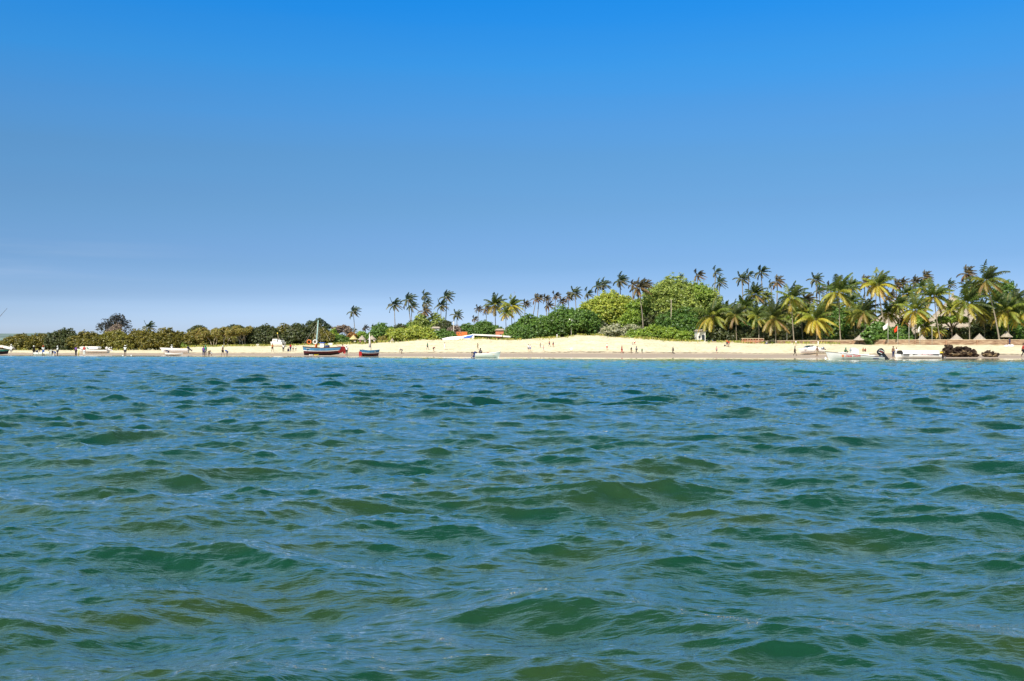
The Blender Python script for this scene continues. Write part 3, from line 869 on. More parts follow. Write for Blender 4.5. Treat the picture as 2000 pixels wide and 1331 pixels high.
for (a, b, y, D, pal, lab) in [
    (1410, 1480, 588, 292, 'fresh', 'light green tree between the two palms nearest the white cottage'),
    (1470, 1540, 592, 282, 'dark', 'dark tree behind the thin pale lamp mast'),
    (1530, 1592, 590, 276, 'fresh', 'fresh green tree left of the low spreading yellow palm'),
    (1588, 1660, 588, 268, 'green', 'bright green tree right behind the low spreading yellow palm'),
    (1610, 1680, 606, 244, 'green', 'glossy green tree left of the small thatched parasol near the big roof'),
    (1650, 1712, 592, 262, 'fresh', 'yellowish green tree touching the left slope of the big thatched roof'),
    (1480, 1560, 622, 252, 'dark', 'dark low tree beside the foot of the thin pale lamp mast'),
    (1550, 1630, 622, 247, 'dark', 'dark low tree behind the white speedboat with the dark windscreen'),
    (1400, 1470, 632, 262, 'dark', 'dark low tree behind the white cottage'),
    (1770, 1830, 612, 240, 'fresh', 'yellow green tree between the two big thatched roofs'),
    (1896, 1950, 590, 246, 'dark', 'dark tree at the right end of the second big thatched roof'),
    (1936, 1990, 549, 262, 'green', 'bright green layered tree rising beside the tallest palm'),
    (1944, 2030, 582, 240, 'dark', 'dark tree at the right edge behind the thatched kiosk'),
    (1898, 1962, 618, 226, 'dark', 'dark bush behind the second conical parasol'),
    (1950, 2040, 616, 224, 'green', 'green bush at the right edge behind the thatched kiosk')]:
    tree('shore_tree', a, b, y, D, pal, lab, 'tree', BK, cb=.0, clump=.62, per=13, leaf=.25, edge=.3)
tree('strap_leaf_bush', 1694, 1738, 629, 217, 'green', 'spiky dark green bush behind the white flag', 'bush', cb=.0, clump=.5, per=18, leaf=.3, edge=.4)
tree('strap_leaf_bush', 1740, 1776, 634, 217, 'green', 'spiky green bush behind the red flag', 'bush', cb=.0, clump=.5, per=18, leaf=.3, edge=.4)
tree('flame_bush', 1752, 1780, 618, 226, 'orange', 'red orange flowering bush above the red flag', 'bush', cb=.35, clump=.45, per=10, leaf=.2)
tree('leafy_bush', 1828, 1892, 617, 218, 'fresh', 'bright green creeper over the eaves of the second big roof', 'bush', cb=.7, clump=.4, per=12, leaf=.2, edge=.2)

PA = [
 # px, py, base px, D, reach, kind, var, label
 (691, 609, 693, 300, 13, 'far', 0, 'lone tall palm above the three beach huts'),
 (685, 645, 684, 312, 6, 'far', 1, 'tiny palm head left of the lone tall palm trunk'),
 (692, 646, 693, 312, 6, 'far', 3, 'tiny palm head behind the lone tall palm trunk'),
 (713, 641, 713, 306, 8, 'brown', 0, 'small brownish palm right of the lone tall palm'),
 (728, 640, 728, 306, 7, 'far', 1, 'small dark palm beside the dark green tree'),
 (290, 640, 290, 320, 14, 'far', 2, 'short lone palm head above the left mangroves'),
 (450, 643, 450, 330, 6, 'far', 0, 'tiny palm head behind the bare branched trees'),
 (769, 596, 776, 300, 15, 'far', 2, 'leftmost palm of the tall thin group, leaning left'),
 (798, 586, 804, 302, 16, 'far', 0, 'second tall thin palm, its head above a shorter one'),
 (805, 599, 803, 298, 13, 'far', 1, 'shorter palm tucked under the second tall thin palm'),
 (830, 578, 829, 304, 12, 'far', 3, 'top head of the three stacked thin palms'),
 (832, 592, 828, 300, 12, 'far', 1, 'middle head of the three stacked thin palms'),
 (830, 608, 828, 296, 14, 'brown', 0, 'brownish bottom head of the three stacked thin palms'),
 (871, 580, 870, 302, 15, 'far', 0, 'slender straight palm right of the feathery tree'),
 (862, 597, 862, 300, 14, 'far', 2, 'shorter palm overlapping the slender straight one'),
 (893, 616, 893, 294, 12, 'far', 2, 'short full palm with drooping skirt above the dry tan bush'),
 (934, 604, 930, 305, 9, 'brown', 1, 'small windblown palm left of the dark broad pair'),
 (926, 623, 926, 304, 8, 'brown', 2, 'low ragged palm above the orange wall'),
 (968, 596, 967, 292, 22, 'dark', 0, 'broad dark palm left of the golden skirted palm'),
 (950, 604, 952, 300, 12, 'brown', 0, 'brown ragged palm behind the broad dark one'),
 (1000, 598, 1000, 286, 21, 'yellow', 0, 'golden skirted palm above the white terrace'),
 (988, 612, 990, 284, 15, 'yellow', 1, 'low golden palm at the foot of the golden skirted one'),
 (1026, 594, 1024, 300, 10, 'brown', 1, 'thin palm right of the golden skirted palm'),
 (1046, 584, 1034, 304, 11, 'brown', 0, 'palm on a left footed leaning trunk above the green clump'),
 (1052, 582, 1048, 305, 10, 'brown', 2, 'palm on the straight trunk beside the leaning one'),
 (1067, 584, 1066, 303, 10, 'brown', 1, 'dark windblown palm over the middle of the green clump'),
 (1071, 598, 1071, 298, 11, 'brown', 0, 'low brown palm just above the green dome'),
 (1084, 578, 1082, 303, 11, 'brown', 2, 'full brown palm above the top of the green dome'),
 (1098, 589, 1097, 303, 10, 'brown', 1, 'swept palm right of the green dome top'),
 (1110, 580, 1109, 302, 11, 'brown', 0, 'ragged palm between two taller ones above the green dome'),
 (1123, 573, 1126, 300, 14, 'far', 2, 'full green palm left of the yellow green tree'),
 (1147, 574, 1142, 303, 13, 'far', 3, 'windblown palm touching the left of the yellow green tree'),
 (1169, 559, 1166, 306, 14, 'far', 1, 'left of the twin palms above the yellow green tree'),
 (1181, 556, 1178, 307, 14, 'far', 3, 'right of the twin palms above the yellow green tree'),
 (1213, 549, 1212, 308, 17, 'far', 1, 'tall plumed palm above the crown of the yellow green tree'),
 (1235, 556, 1234, 304, 11, 'brown', 2, 'slim palm right of the tall plumed palm'),
 (1250, 563, 1257, 284, 21, 'brown', 0, 'brown headed palm on the long leaning trunk by the cream shrubs'),
 (1263, 556, 1262, 306, 13, 'brown', 1, 'palm with streaming dark fronds left of the huge feathery tree'),
 (1331, 541, 1331, 310, 6, 'far', 0, 'palm tip peeping over the huge feathery tree'),
 (1364, 538, 1364, 306, 14, 'brown', 2, 'palm head over the right shoulder of the huge feathery tree'),
 (1397, 532, 1393, 306, 13, 'far', 3, 'highest windswept palm right of the huge feathery tree'),
 (1404, 552, 1402, 300, 15, 'far', 1, 'palm directly below the highest windswept one'),
 (1450, 545, 1451, 300, 15, 'far', 2, 'first of three tall palms standing over the gap'),
 (1464, 537, 1463, 303, 12, 'far', 3, 'middle of three tall palms standing over the gap'),
 (1488, 532, 1490, 300, 15, 'far', 0, 'tallest right one of three palms standing over the gap'),
 (1476, 575, 1475, 285, 22, 'dark', 0, 'broad palm with yellow underside under the three tall ones'),
 (1496, 580, 1496, 288, 15, 'near', 0, 'smaller palm right of the broad yellow underside palm'),
 (1393, 617, 1394, 262, 36, 'near', 0, 'big spreading yellow palm in front of the white cottage'),
 (1436, 616, 1440, 258, 27, 'dark', 1, 'upright dark palm right of the big spreading yellow palm'),
 (1418, 606, 1420, 274, 20, 'yellow', 1, 'dry yellow palm behind the white cottage palms'),
 (1514, 622, 1515, 236, 33, 'dark', 0, 'low dark palm left of the tall palm with the golden skirt'),
 (1517, 551, 1519, 290, 15, 'brown', 0, 'brown skirted tall palm left of the tall golden skirt palm'),
 (1506, 556, 1506, 296, 10, 'far', 3, 'thin palm behind the brown skirted tall palm'),
 (1547, 582, 1550, 232, 31, 'near', 1, 'tall palm with a golden skirt near the thin pale lamp mast'),
 (1595, 547, 1596, 292, 15, 'far', 2, 'lone dark green palm high in the gap of the right grove'),
 (1601, 568, 1600, 284, 13, 'far', 1, 'dark palm right below the lone high one'),
 (1594, 624, 1596, 229, 34, 'yellow', 0, 'low spreading yellow palm left of the palm with the arched trunk'),
 (1637, 571, 1643, 227, 35, 'near', 2, 'large full palm with a slightly arched trunk'),
 (1622, 562, 1624, 270, 13, 'brown', 1, 'ragged palm left behind the large full palm'),
 (1662, 560, 1662, 268, 20, 'near', 0, 'pale green palm right behind the large full palm'),
 (1690, 552, 1691, 272, 16, 'brown', 0, 'palm with a drooping head left of the orange skirted palm'),
 (1689, 610, 1690, 222, 32, 'dark', 1, 'low dark palm in front of the left big thatched roof'),
 (1716, 557, 1732, 219, 30, 'yellow', 0, 'orange skirted palm on the long leaning trunk by the white flag'),
 (1711, 562, 1711, 240, 18, 'brown', 2, 'brown palm behind the orange skirted palm'),
 (1737, 580, 1737, 262, 15, 'brown', 1, 'drooping dry palm above the ridge of the left big roof'),
 (1752, 557, 1750, 268, 14, 'brown', 0, 'left of the twin windswept palms over the left big roof'),
 (1763, 553, 1761, 268, 14, 'brown', 2, 'right of the twin windswept palms over the left big roof'),
 (1757, 597, 1756, 223, 22, 'near', 1, 'palm with dark hanging fronds before the left big thatched roof'),
 (1788, 551, 1787, 262, 14, 'brown', 1, 'dark windblown palm between the two big roofs'),
 (1808, 542, 1806, 262, 15, 'brown', 0, 'high windblown palm with a red brown skirt between the big roofs'),
 (1800, 562, 1800, 252, 17, 'near', 2, 'full palm under the high windblown one'),
 (1787, 606, 1789, 213, 31, 'yellow', 1, 'thick trunked palm with low yellow fronds behind the wall'),
 (1824, 579, 1838, 214, 32, 'near', 0, 'leaning palm with yellow hanging fronds between the big roofs'),
 (1855, 556, 1854, 258, 12, 'far', 1, 'dark palm head above the second big thatched roof'),
 (1887, 535, 1882, 246, 18, 'brown', 0, 'high dark palm with streaming fronds left of the tallest palm'),
 (1891, 592, 1894, 212, 37, 'near', 1, 'wide palm with bright yellow tips before the second big roof'),
 (1896, 562, 1898, 232, 20, 'dark', 0, 'dark upright palm behind the wide yellow tipped one'),
 (1928, 548, 1955, 210, 34, 'dark', 1, 'tallest palm at the right with a long leaning bare trunk'),
 (1918, 566, 1922, 228, 20, 'near', 2, 'palm half hidden under the tallest leaning palm'),
 (1968, 608, 1972, 213, 36, 'near', 0, 'broad palm near the right edge above the thatched kiosk'),
 (2001, 614, 2004, 212, 30, 'near', 2, 'yellowish palm cut by the right edge'),
 (1455, 600, 1457, 268, 24, 'near', 2, 'green palm between the upright dark palm and the glossy round tree'),
 (1481, 618, 1483, 246, 24, 'near', 1, 'yellowish palm in front of the glossy round tree'),
 (1532, 600, 1534, 256, 22, 'dark', 1, 'dark palm behind the head of the tall golden skirted palm'),
 (1566, 610, 1568, 240, 24, 'near', 0, 'green palm right of the tall golden skirted trunk'),
 (1576, 586, 1578, 272, 18, 'brown', 1, 'brown palm left under the lone high one'),
 (1617, 598, 1619, 250, 24, 'dark', 0, 'dark palm just left of the arched trunk'),
 (1660, 594, 1662, 244, 24, 'near', 1, 'pale green palm between the arched trunk and the low dark palm'),
 (1668, 616, 1670, 236, 22, 'yellow', 1, 'yellowish palm right of the arched trunk foot'),
 (1736, 612, 1738, 226, 24, 'near', 2, 'palm rising over the spiky bush behind the white flag'),
 (1772, 574, 1772, 240, 20, 'near', 0, 'green palm at the ridge between the two big roofs'),
 (1858, 606, 1860, 222, 22, 'near', 2, 'small green palm before the middle of the second big roof'),
 (1921, 612, 1924, 218, 26, 'dark', 0, 'dark palm filling the space left of the long leaning trunk'),
 (1946, 592, 1948, 226, 24, 'near', 1, 'green palm just behind the long leaning trunk'),
 (1984, 586, 1986, 224, 26, 'dark', 1, 'dark palm behind the broad palm near the right edge'),
 (1808, 640, 1806, 216, 19, 'yellow', 0, 'dry golden banana like palm low behind the wall'),
 (1833, 646, 1834, 215, 15, 'yellow', 1, 'low golden fronded palm left of the dark bar'),
]
for (px, py, bp, D, rr, kind, var, lab) in PA:
    palm(px, py, bp, D, rr * 1.32, kind, lab, var)

# ------------------------------------------------------------------ dark undergrowth that closes the belt behind the trees
def undergrowth():
    r = np.random.default_rng(5)
    n = 2600
    px = r.uniform(-140, 2060, n)
    off = np.where(px > 1380, r.uniform(10, 46, n), r.uniform(9, 26, n))
    D = smooth_interp(px, CREST_D) + off
    gz = ground_z(px, D)
    X = (px - 1000) / FPX * D
    hmax = np.where(px > 1380, 3.6, np.where(px < 350, 2.0, 1.5))
    cz = gz + r.uniform(0.1, 1, n) * hmax
    P, N, Cc = [], [], []
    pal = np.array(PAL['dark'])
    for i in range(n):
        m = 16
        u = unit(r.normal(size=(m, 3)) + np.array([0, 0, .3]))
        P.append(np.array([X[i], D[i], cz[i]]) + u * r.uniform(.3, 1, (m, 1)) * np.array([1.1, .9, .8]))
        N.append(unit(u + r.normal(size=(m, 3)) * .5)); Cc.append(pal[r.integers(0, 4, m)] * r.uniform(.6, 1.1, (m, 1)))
    P = np.concatenate(P); N = np.concatenate(N)
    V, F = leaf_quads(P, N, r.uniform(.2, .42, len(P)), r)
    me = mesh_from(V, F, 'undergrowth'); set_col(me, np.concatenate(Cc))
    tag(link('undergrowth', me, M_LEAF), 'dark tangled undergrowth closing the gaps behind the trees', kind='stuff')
undergrowth()

def dune_grass():
    r = np.random.default_rng(9)
    n = 15000
    px = r.uniform(-60, 1640, n)
    D = smooth_interp(px, CREST_D) - r.exponential(1.7, n) + 1.6
    keep = vnoise(px / 9.0, D / 2.0, 77) > np.where(px < 360, .8, np.where(px < 760, .28, .45))
    keep &= D > smooth_interp(px, CREST_D) - 9
    px, D = px[keep], D[keep]
    X = (px - 1000) / FPX * D; Z = ground_z(px, D)
    n = len(px)
    h = r.uniform(.2, .6, n) * np.where((px > 640) & (px < 800), 1.3, 1.0); a = r.uniform(0, 6.28, n); w = r.uniform(.07, .18, n)
    lean = r.normal(size=(n, 2)) * .14
    B = np.stack([X, D, Z - .08], -1)
    A = np.stack([np.cos(a) * w, np.sin(a) * w, np.zeros(n)], -1)
    T = B + np.stack([lean[:, 0], lean[:, 1], h + .08], -1)
    V = np.stack([B - A, B + A, T + A * .3, T - A * .3], 1).reshape(-1, 3)
    F = np.arange(n * 4).reshape(-1, 4)
    me = mesh_from(V, F, 'dune_grass')
    pal = np.array([(.40, .36, .05), (.27, .29, .045), (.17, .22, .035), (.5, .42, .12)])
    set_col(me, pal[r.integers(0, 4, n)] * r.uniform(.8, 1.2, (n, 1)))
    tag(link('dune_grass', me, M_LEAF), 'thin yellow green grass along the dune crest', kind='stuff')
dune_grass()

# ------------------------------------------------------------------ materials for built things
M_THATCH = mat('thatch', (.40, .335, .27), 1.0, .05, noise=(6.0, .25), bump=.8, bscale=14)
M_THATCH_SUNLIT = mat('sunlit_thatch', (.55, .45, .22), 1.0, .05, noise=(6.0, .2), bump=.8, bscale=14)  # thatch with yellow sunlight put into its base colour
M_WOOD = mat('dark_wood', (.09, .055, .035), .8, .2)
M_PALEWOOD = mat('pale_pole', (.62, .57, .50), .8, .2)
M_WHITE = mat('white_paint', (.86, .80, .74), .45, .4, noise=(1.5, .05))
M_GREYW = mat('grey_hull_paint', (.68, .61, .58), .4, .45, noise=(1.5, .08))
M_BLACK = mat('black_plastic', (.012, .012, .015), .35, .5)
M_RED = mat('red_paint', (.42, .03, .03), .5, .4)
M_ORANGE = mat('orange_paint', (.65, .17, .04), .6, .3)
M_SKYBLUE = mat('light_blue_paint', (.06, .21, .37), .55, .35, noise=(2.5, .25))
M_MAROON = mat('maroon_paint', (.085, .014, .018), .6, .3, noise=(2.5, .35))
M_TAR = mat('dark_bottom_paint', (.02, .012, .015), .7, .2, noise=(2.5, .3))
M_TURQ = mat('pale_turquoise_cloth', (.34, .50, .48), .8, .2)
M_BLUE = mat('blue_cloth', (.06, .13, .50), .8, .2)
M_NAVY = mat('navy_canvas', (.03, .04, .12), .8, .2)
M_TERRA = mat('terracotta_wall', (.36, .21, .13), .9, .1, noise=(.6, .3))
M_WALLTOP = mat('wall_coping', (.60, .45, .30), .9, .1)
M_HOUSE = mat('lime_washed_wall', (.72, .68, .62), .9, .1, noise=(1.0, .1))
M_GLASS = mat('dark_glass', (.02, .03, .035), .1, .6)
M_ROPE = mat('rope', (.45, .42, .35), .9, .1)
M_YELLOW = mat('yellow_plastic', (.80, .62, .06), .5, .3)
M_GREEN = mat('green_paint', (.03, .20, .14), .6, .3)
M_CORAL = mat('coral_plaster', (.55, .20, .12), .9, .1)
M_STEEL = mat('grey_metal', (.35, .36, .38), .4, .5, metal=.6)

def wall_material():
    m = bpy.data.materials.new('retaining_wall_panels'); m.use_nodes = True
    n, l = m.node_tree.nodes, m.node_tree.links
    b = n['Principled BSDF']; b.inputs['Roughness'].default_value = .9; b.inputs['Specular IOR Level'].default_value = .1
    t = n.new('ShaderNodeTexCoord')
    mp = n.new('ShaderNodeMapping'); mp.inputs['Scale'].default_value = (.35, .35, 2.5)
    l.new(t.outputs['Object'], mp.inputs['Vector'])
    z = n.new('ShaderNodeTexNoise'); z.inputs['Scale'].default_value = 2.4; z.inputs['Detail'].default_value = 8
    l.new(mp.outputs[0], z.inputs['Vector'])
    r = n.new('ShaderNodeValToRGB')
    e = r.color_ramp.elements
    e[0].position = .32; e[0].color = (.15, .085, .055, 1); e[1].position = .72; e[1].color = (.50, .38, .25, 1)
    x = e.new(.5); x.color = (.32, .20, .125, 1)
    l.new(z.outputs['Fac'], r.inputs[0]); l.new(r.outputs[0], b.inputs['Base Color'])
    return m
M_WALLP = wall_material()

# ------------------------------------------------------------------ the long low wall at the top of the beach on the right
def seawall():
    root = empty('sea_wall', gpt(1700, cD(1700)), 0, 'long low reddish brown retaining wall along the top of the right beach', 'wall')
    o = root.location
    pxs = [1388, 1450, 1520, 1600, 1680, 1750, 1820, 1900, 1980, 2060, 2160]
    ytop = lambda p: float(np.interp(p, [1388, 1500, 1600, 1740, 2160], [668.2, 666.4, 665.8, 664.8, 664.6]))
    body, cap, post = MB(), MB(), []
    seg = np.linspace(pxs[0], pxs[-1], 90)
    P = []
    for p in seg:
        D = cD(p) + 0.6
        g = gpt(p, D); zt = CAM_H + (HOR - ytop(p)) / FPX * D
        P.append((g.x - o.x, D - o.y, g.z - .7 - o.z, zt - o.z))
    for (a, b) in zip(P[:-1], P[1:]):
        V = []
        for (x, y, z0, z1) in (a, b):
            V += [(x, y, z0), (x, y, z1), (x, y + .3, z1), (x, y + .3, z0)]
        body.add(V, [(0, 4, 5, 1), (1, 5, 6, 2), (2, 6, 7, 3)])
        V = []
        for (x, y, z0, z1) in (a, b):
            V += [(x, y - .07, z1 + .003), (x, y - .07, z1 + .12), (x, y + .37, z1 + .12), (x, y + .37, z1 + .003)]
        cap.add(V, [(0, 4, 5, 1), (1, 5, 6, 2), (2, 6, 7, 3), (3, 7, 4, 0)])
    body.build('wall_panel', M_WALLP, root); cap.build('coping', M_WALLTOP, root)
    for i in range(4, len(P), 7):
        x, y, z0, z1 = P[i]
        m = MB(); m.box((x, y - .03, (z0 + z1 - .02) / 2), (.28, .30, z1 - z0 - .02)); m.box((x, y - .07, z1 - .18), (.34, .26, .10)); m.build('pier', M_TERRA, root)
seawall()

# ------------------------------------------------------------------ thatched roofs
def thatch(prof, sides, seed, rough=.05, c=(0, 0, 0), squash=(1, 1)):
    r = random.Random(seed); m = MB()
    m.lathe(prof, sides, (0, 0, 0))
    m.v = [(c[0] + x * (1 + r.uniform(-rough, rough)) * squash[0], c[1] + y * (1 + r.uniform(-rough, rough)) * squash[1], c[2] + z + r.uniform(-.03, .03)) for x, y, z in m.v]
    return m

def parasol_hut(px, yapex, yeave, w_px, D, matl, label, group, name='thatched_parasol', posts=1, foot_y=None):
    s = D / FPX; g = gpt(px, D)
    root = empty(name, g, 0, label, 'beach hut', group)
    za = CAM_H + (HOR - yapex) * s - g.z; ze = CAM_H + (HOR - yeave) * s - g.z
    R_ = w_px * s / 2; H = za - ze
    layers = 6; prof = [(R_ * .93, ze - .12)]
    for k in range(layers):
        t = k / layers
        rr = R_ * (1 - t) ** 1.08
        prof += [(rr, ze + H * t - .02), (rr * .97 - .02, ze + H * t + .10)]
    prof += [(.10, za - .1), (.03, za + .05)]
    thatch(prof, 22, int(px)).build('thatch_roof', matl, root)
    if posts == 1:
        m = MB(); m.tube([(0, 0, -.3), (0, 0, za - .2)], [.09, .06], 8); m.build('pole', M_WOOD, root, True)
    else:
        for k in range(posts):
            a = 2 * math.pi * (k + .5) / posts
            m = MB(); m.tube([(math.cos(a) * R_ * .78, math.sin(a) * R_ * .78, -.3), (math.cos(a) * R_ * .78, math.sin(a) * R_ * .78, ze + .08)], [.08, .07], 7); m.build('pole', M_WOOD, root, True)
    return root
G = 'huts on the dune behind the small dhow'
parasol_hut(690.5, 654.5, 663, 17, 282, M_THATCH_SUNLIT, 'yellow thatched beach hut, leftmost of the three on the dune', G, 'thatched_hut', 5)
parasol_hut(707, 655, 664, 17, 282, M_THATCH, 'pointed thatched beach hut in the middle of the three on the dune', G, 'thatched_hut', 5)
parasol_hut(726.5, 655, 663.5, 18, 281, M_THATCH, 'thatched beach hut right behind the mast of the small dhow', G, 'thatched_hut', 5)
parasol_hut(766, 661, 667, 9, 279, M_THATCH, 'tiny thatched cone under the broad yellow green bush', None, 'thatched_parasol')
parasol_hut(1679, 654.5, 664.5, 25, 217, M_THATCH, 'wide thatched parasol left of the spiky bush by the big roof', None)
parasol_hut(1801, 654.5, 664, 17, 212, M_THATCH, 'thatched parasol behind the wall under the golden fronds', None)
parasol_hut(1868, 652.5, 664, 25, 210, M_THATCH, 'thatched parasol above the brown rock pile', None)
parasol_hut(1913, 652, 664, 25, 209, M_THATCH, 'thatched parasol left of the long leaning palm foot', None)
parasol_hut(1966, 647.5, 658.5, 22, 212, M_THATCH, 'thatched kiosk on dark posts right of the long leaning palm foot', None, 'thatched_hut', 6)

def big_roof(name, px0, px1, pxa, yapex, yeave, D, label, bar=False):
    s = D / FPX; pc = (px0 + px1) / 2; g = gpt(pc, D)
    root = empty(name, g, 0, label, 'building')
    za = CAM_H + (HOR - yapex) * s - g.z; ze = CAM_H + (HOR - yeave) * s - g.z
    W = (px1 - px0) * s / 2; H = za - ze; xa = (pxa - pc) * s
    prof = [(1, -.25)]
    n = 16
    for k in range(n):
        t = k / n
        prof += [((1 - t) ** 1.12, H * t), ((1 - t) ** 1.12 * .992 - .002, H * t + H * .022)]
    prof += [(.012, H)]
    m = MB(); m.lathe(prof, 48)
    r = random.Random(int(px0))
    m.v = [(x * W * (1 + r.uniform(-.012, .012)) + xa * max(0, z / H), y * W * .8 * (1 + r.uniform(-.012, .012)), ze + z + r.uniform(-.05, .05)) for x, y, z in m.v]
    m.build('thatch_roof', M_THATCH, root)
    m = MB(); m.tube([(xa - .1, 0, za - .5), (xa, 0, za + .35)], [.35, .18], 8); m.build('roof_cap', M_THATCH, root)
    for k in range(12):
        a = 2 * math.pi * (k + .5) / 12
        x, y = math.cos(a) * W * .86, math.sin(a) * W * .69
        m = MB(); m.tube([(x, y, -.4), (x, y, ze + .5)], [.16, .13], 8); m.build('post', M_WOOD, root, True)
    m = MB(); m.box((0, W * .25, ze * .45), (W * 1.2, .3, ze * .9)); m.build('wall', M_WOOD, root)
    if bar:
        m = MB(); m.box((0, -W * .62, 1.02), (W * .9, .5, .10)); m.box((0, -W * .60, .48), (W * .86, .3, .94)); m.build('bar_counter', M_RED, root)
        m = MB(); m.box((W * .05, -W * .55, ze - .45), (W * .9, .08, .35)); m.build('fascia_board', M_RED, root)
    return root
big_roof('thatched_hall', 1680, 1806, 1746, 590, 652, 238, 'big steep grey thatched hall roof behind the white and red flags')
big_roof('thatched_hall', 1798, 1934, 1862, 575, 640, 236, 'second big grey thatched hall with a dark open bar underneath', True)

# ------------------------------------------------------------------ small buildings and walls between the trees
def cottage(px0, px1, ytop, ybase, D, label, matl, openings, roof=None):
    s = D / FPX; pc = (px0 + px1) / 2; g = gpt(pc, D)
    W = (px1 - px0) * s; H = CAM_H + (HOR - ytop) * s - g.z
    root = empty('cottage', g, 0, label, 'house')
    m = MB(); m.box((0, 2, H / 2 - .2), (W, 4, H + .4)); m.build('wall', matl, root)
    if roof: 
        m = MB(); m.box((0, 2, H + .12), (W + .5, 4.6, .18)); m.box((0, 2, H + .38), (W + .2, 3.8, .34), taper=.7); m.build('roof', roof, root)
    for (u, w, z0, h, arch) in openings:
        m = MB()
        P = [(-w / 2, 0), (w / 2, 0), (w / 2, h)] + ([(w / 2 * math.cos(a), h + w / 2 * math.sin(a)) for a in np.linspace(.2, math.pi - .2, 7)] if arch else []) + [(-w / 2, h)]
        n = len(P)
        V = [(u * W / 2 + x, -.05, z0 + z) for x, z in P] + [(u * W / 2 + x, .02, z0 + z) for x, z in P]
        m.add(V, [tuple(range(n))] + [(i, (i + 1) % n, (i + 1) % n + n, i + n) for i in range(n)])
        m.build('doorway' if arch else 'window', M_GLASS, root)
    return root
cottage(843, 859, 642, 664, 291, 'small whitish house half hidden behind the glossy green bush', M_HOUSE, [(-.35, .5, 1.9, .7, False), (.4, .5, 1.9, .7, False)], M_THATCH)
cottage(1362, 1378, 647.5, 667, 264, 'white cottage with an arched doorway left of the big yellow palm', M_HOUSE, [(.45, .75, .4, 1.2, True), (-.5, .5, 1.0, .6, False)], M_THATCH)
cottage(968, 984, 646, 662, 287, 'coral orange hut wall behind the white terrace roof', M_CORAL, [(.2, .5, 1.1, .6, False)], M_THATCH)

def garden_wall():
    D = 285; s = D / FPX; g = gpt(902, D)
    root = empty('orange_garden_wall', g, 0, 'short bright orange wall under the green bush tree', 'wall')
    zt = CAM_H + (HOR - 649) * s - g.z
    m = MB(); m.box((0, 0, zt / 2 - .2), (21 * s, .25, zt + .4)); m.build('wall_panel', M_ORANGE, root)
    m = MB(); m.box((0, 0, zt + .07), (21.6 * s, .35, .10)); m.build('coping', M_CORAL, root)
garden_wall()

def terrace():
    D = 281; s = D / FPX; g = gpt(964, D)
    root = empty('terrace_roof', g, 0, 'long flat white terrace roof on posts above the dune grass', 'building')
    f = lambda px, py: ((px - 964) * s, CAM_H + (HOR - py) * s - g.z)
    m = MB()
    x0, z0 = f(922, 652.6); x1, z1 = f(981, 655.0); x2, z2 = f(1003, 657)
    for (xa, za, xb, zb) in ((x0, z0, x1, z1), (x1 + .25, z1 - .1, x2, z2)):
        V = [(xa, -.6, za), (xb, -.6, zb), (xb, 3.2, zb), (xa, 3.2, za), (xa, -.6, za - .42), (xb, -.6, zb - .42), (xb, 3.2, zb - .5), (xa, 3.2, za - .35)]
        m.add(V, [(0, 1, 2, 3), (4, 7, 6, 5), (0, 4, 5, 1), (1, 5, 6, 2), (2, 6, 7, 3), (3, 7, 4, 0)])
    m.build('flat_roof', M_WHITE, root)
    for px in (944, 955, 967, 978, 990, 1001):
        x, z = f(px, 657)
        m = MB(); m.tube([(x, -.3, -.6), (x, -.3, z)], .07, 6); m.build('post', M_WOOD, root)
    m = MB(); x, z = f(975, 659); m.box((x, 2.4, z / 2 - .3), (52 * s, .2, z + .6)); m.build('wall', M_WALLTOP, root)
terrace()

def ramp():
    D = 278; s = D / FPX; g = gpt(895, D)
    root = empty('white_ramp_wall', g, 0, 'sloping white ramp wall rising to the white terrace roof', 'wall')
    f = lambda px, py: ((px - 895) * s, CAM_H + (HOR - py) * s - g.z)
    pts_t = [f(862, 661.8), f(880, 658.2), f(902, 657.0), f(922, 653.6), f(926, 653.2)]
    pts_b = [f(862, 664.5), f(880, 664), f(902, 664), f(921, 664), f(926, 664)]
    m = MB()
    for i in range(4):
        (xa, za), (xb, zb) = pts_t[i], pts_t[i + 1]
        V = [(xa, -.5, pts_b[i][1]), (xb, -.5, pts_b[i + 1][1]), (xb, -.1, zb), (xa, -.1, za), (xa, .9, pts_b[i][1]), (xb, .9, pts_b[i + 1][1]), (xb, .5, zb), (xa, .5, za)]
        m.add(V, [(0, 1, 2, 3), (3, 2, 6, 7), (5, 4, 7, 6), (0, 3, 7, 4), (1, 5, 6, 2)])
    m.build('ramp_slab', M_WHITE, root)
    t = MB()
    a, b, c, d = f(902, 660.5), f(919, 660), f(925, 654.6), f(914, 656)
    P = [(a[0], -.62, a[1]), (b[0], -.60, b[1]), (c[0], -.26, c[1]), (d[0], -.28, d[1])]
    V = P + [(x, y + .05, z) for x, y, z in P]
    t.add(V, [(0, 1, 2, 3), (7, 6, 5, 4), (0, 4, 5, 1), (1, 5, 6, 2), (2, 6, 7, 3), (3, 7, 4, 0)])
    o = t.build('blue_tarpaulin', M_BLUE); o.location = g
    tag(o, 'blue tarpaulin lying on the white ramp wall', 'tarpaulin')
ramp()

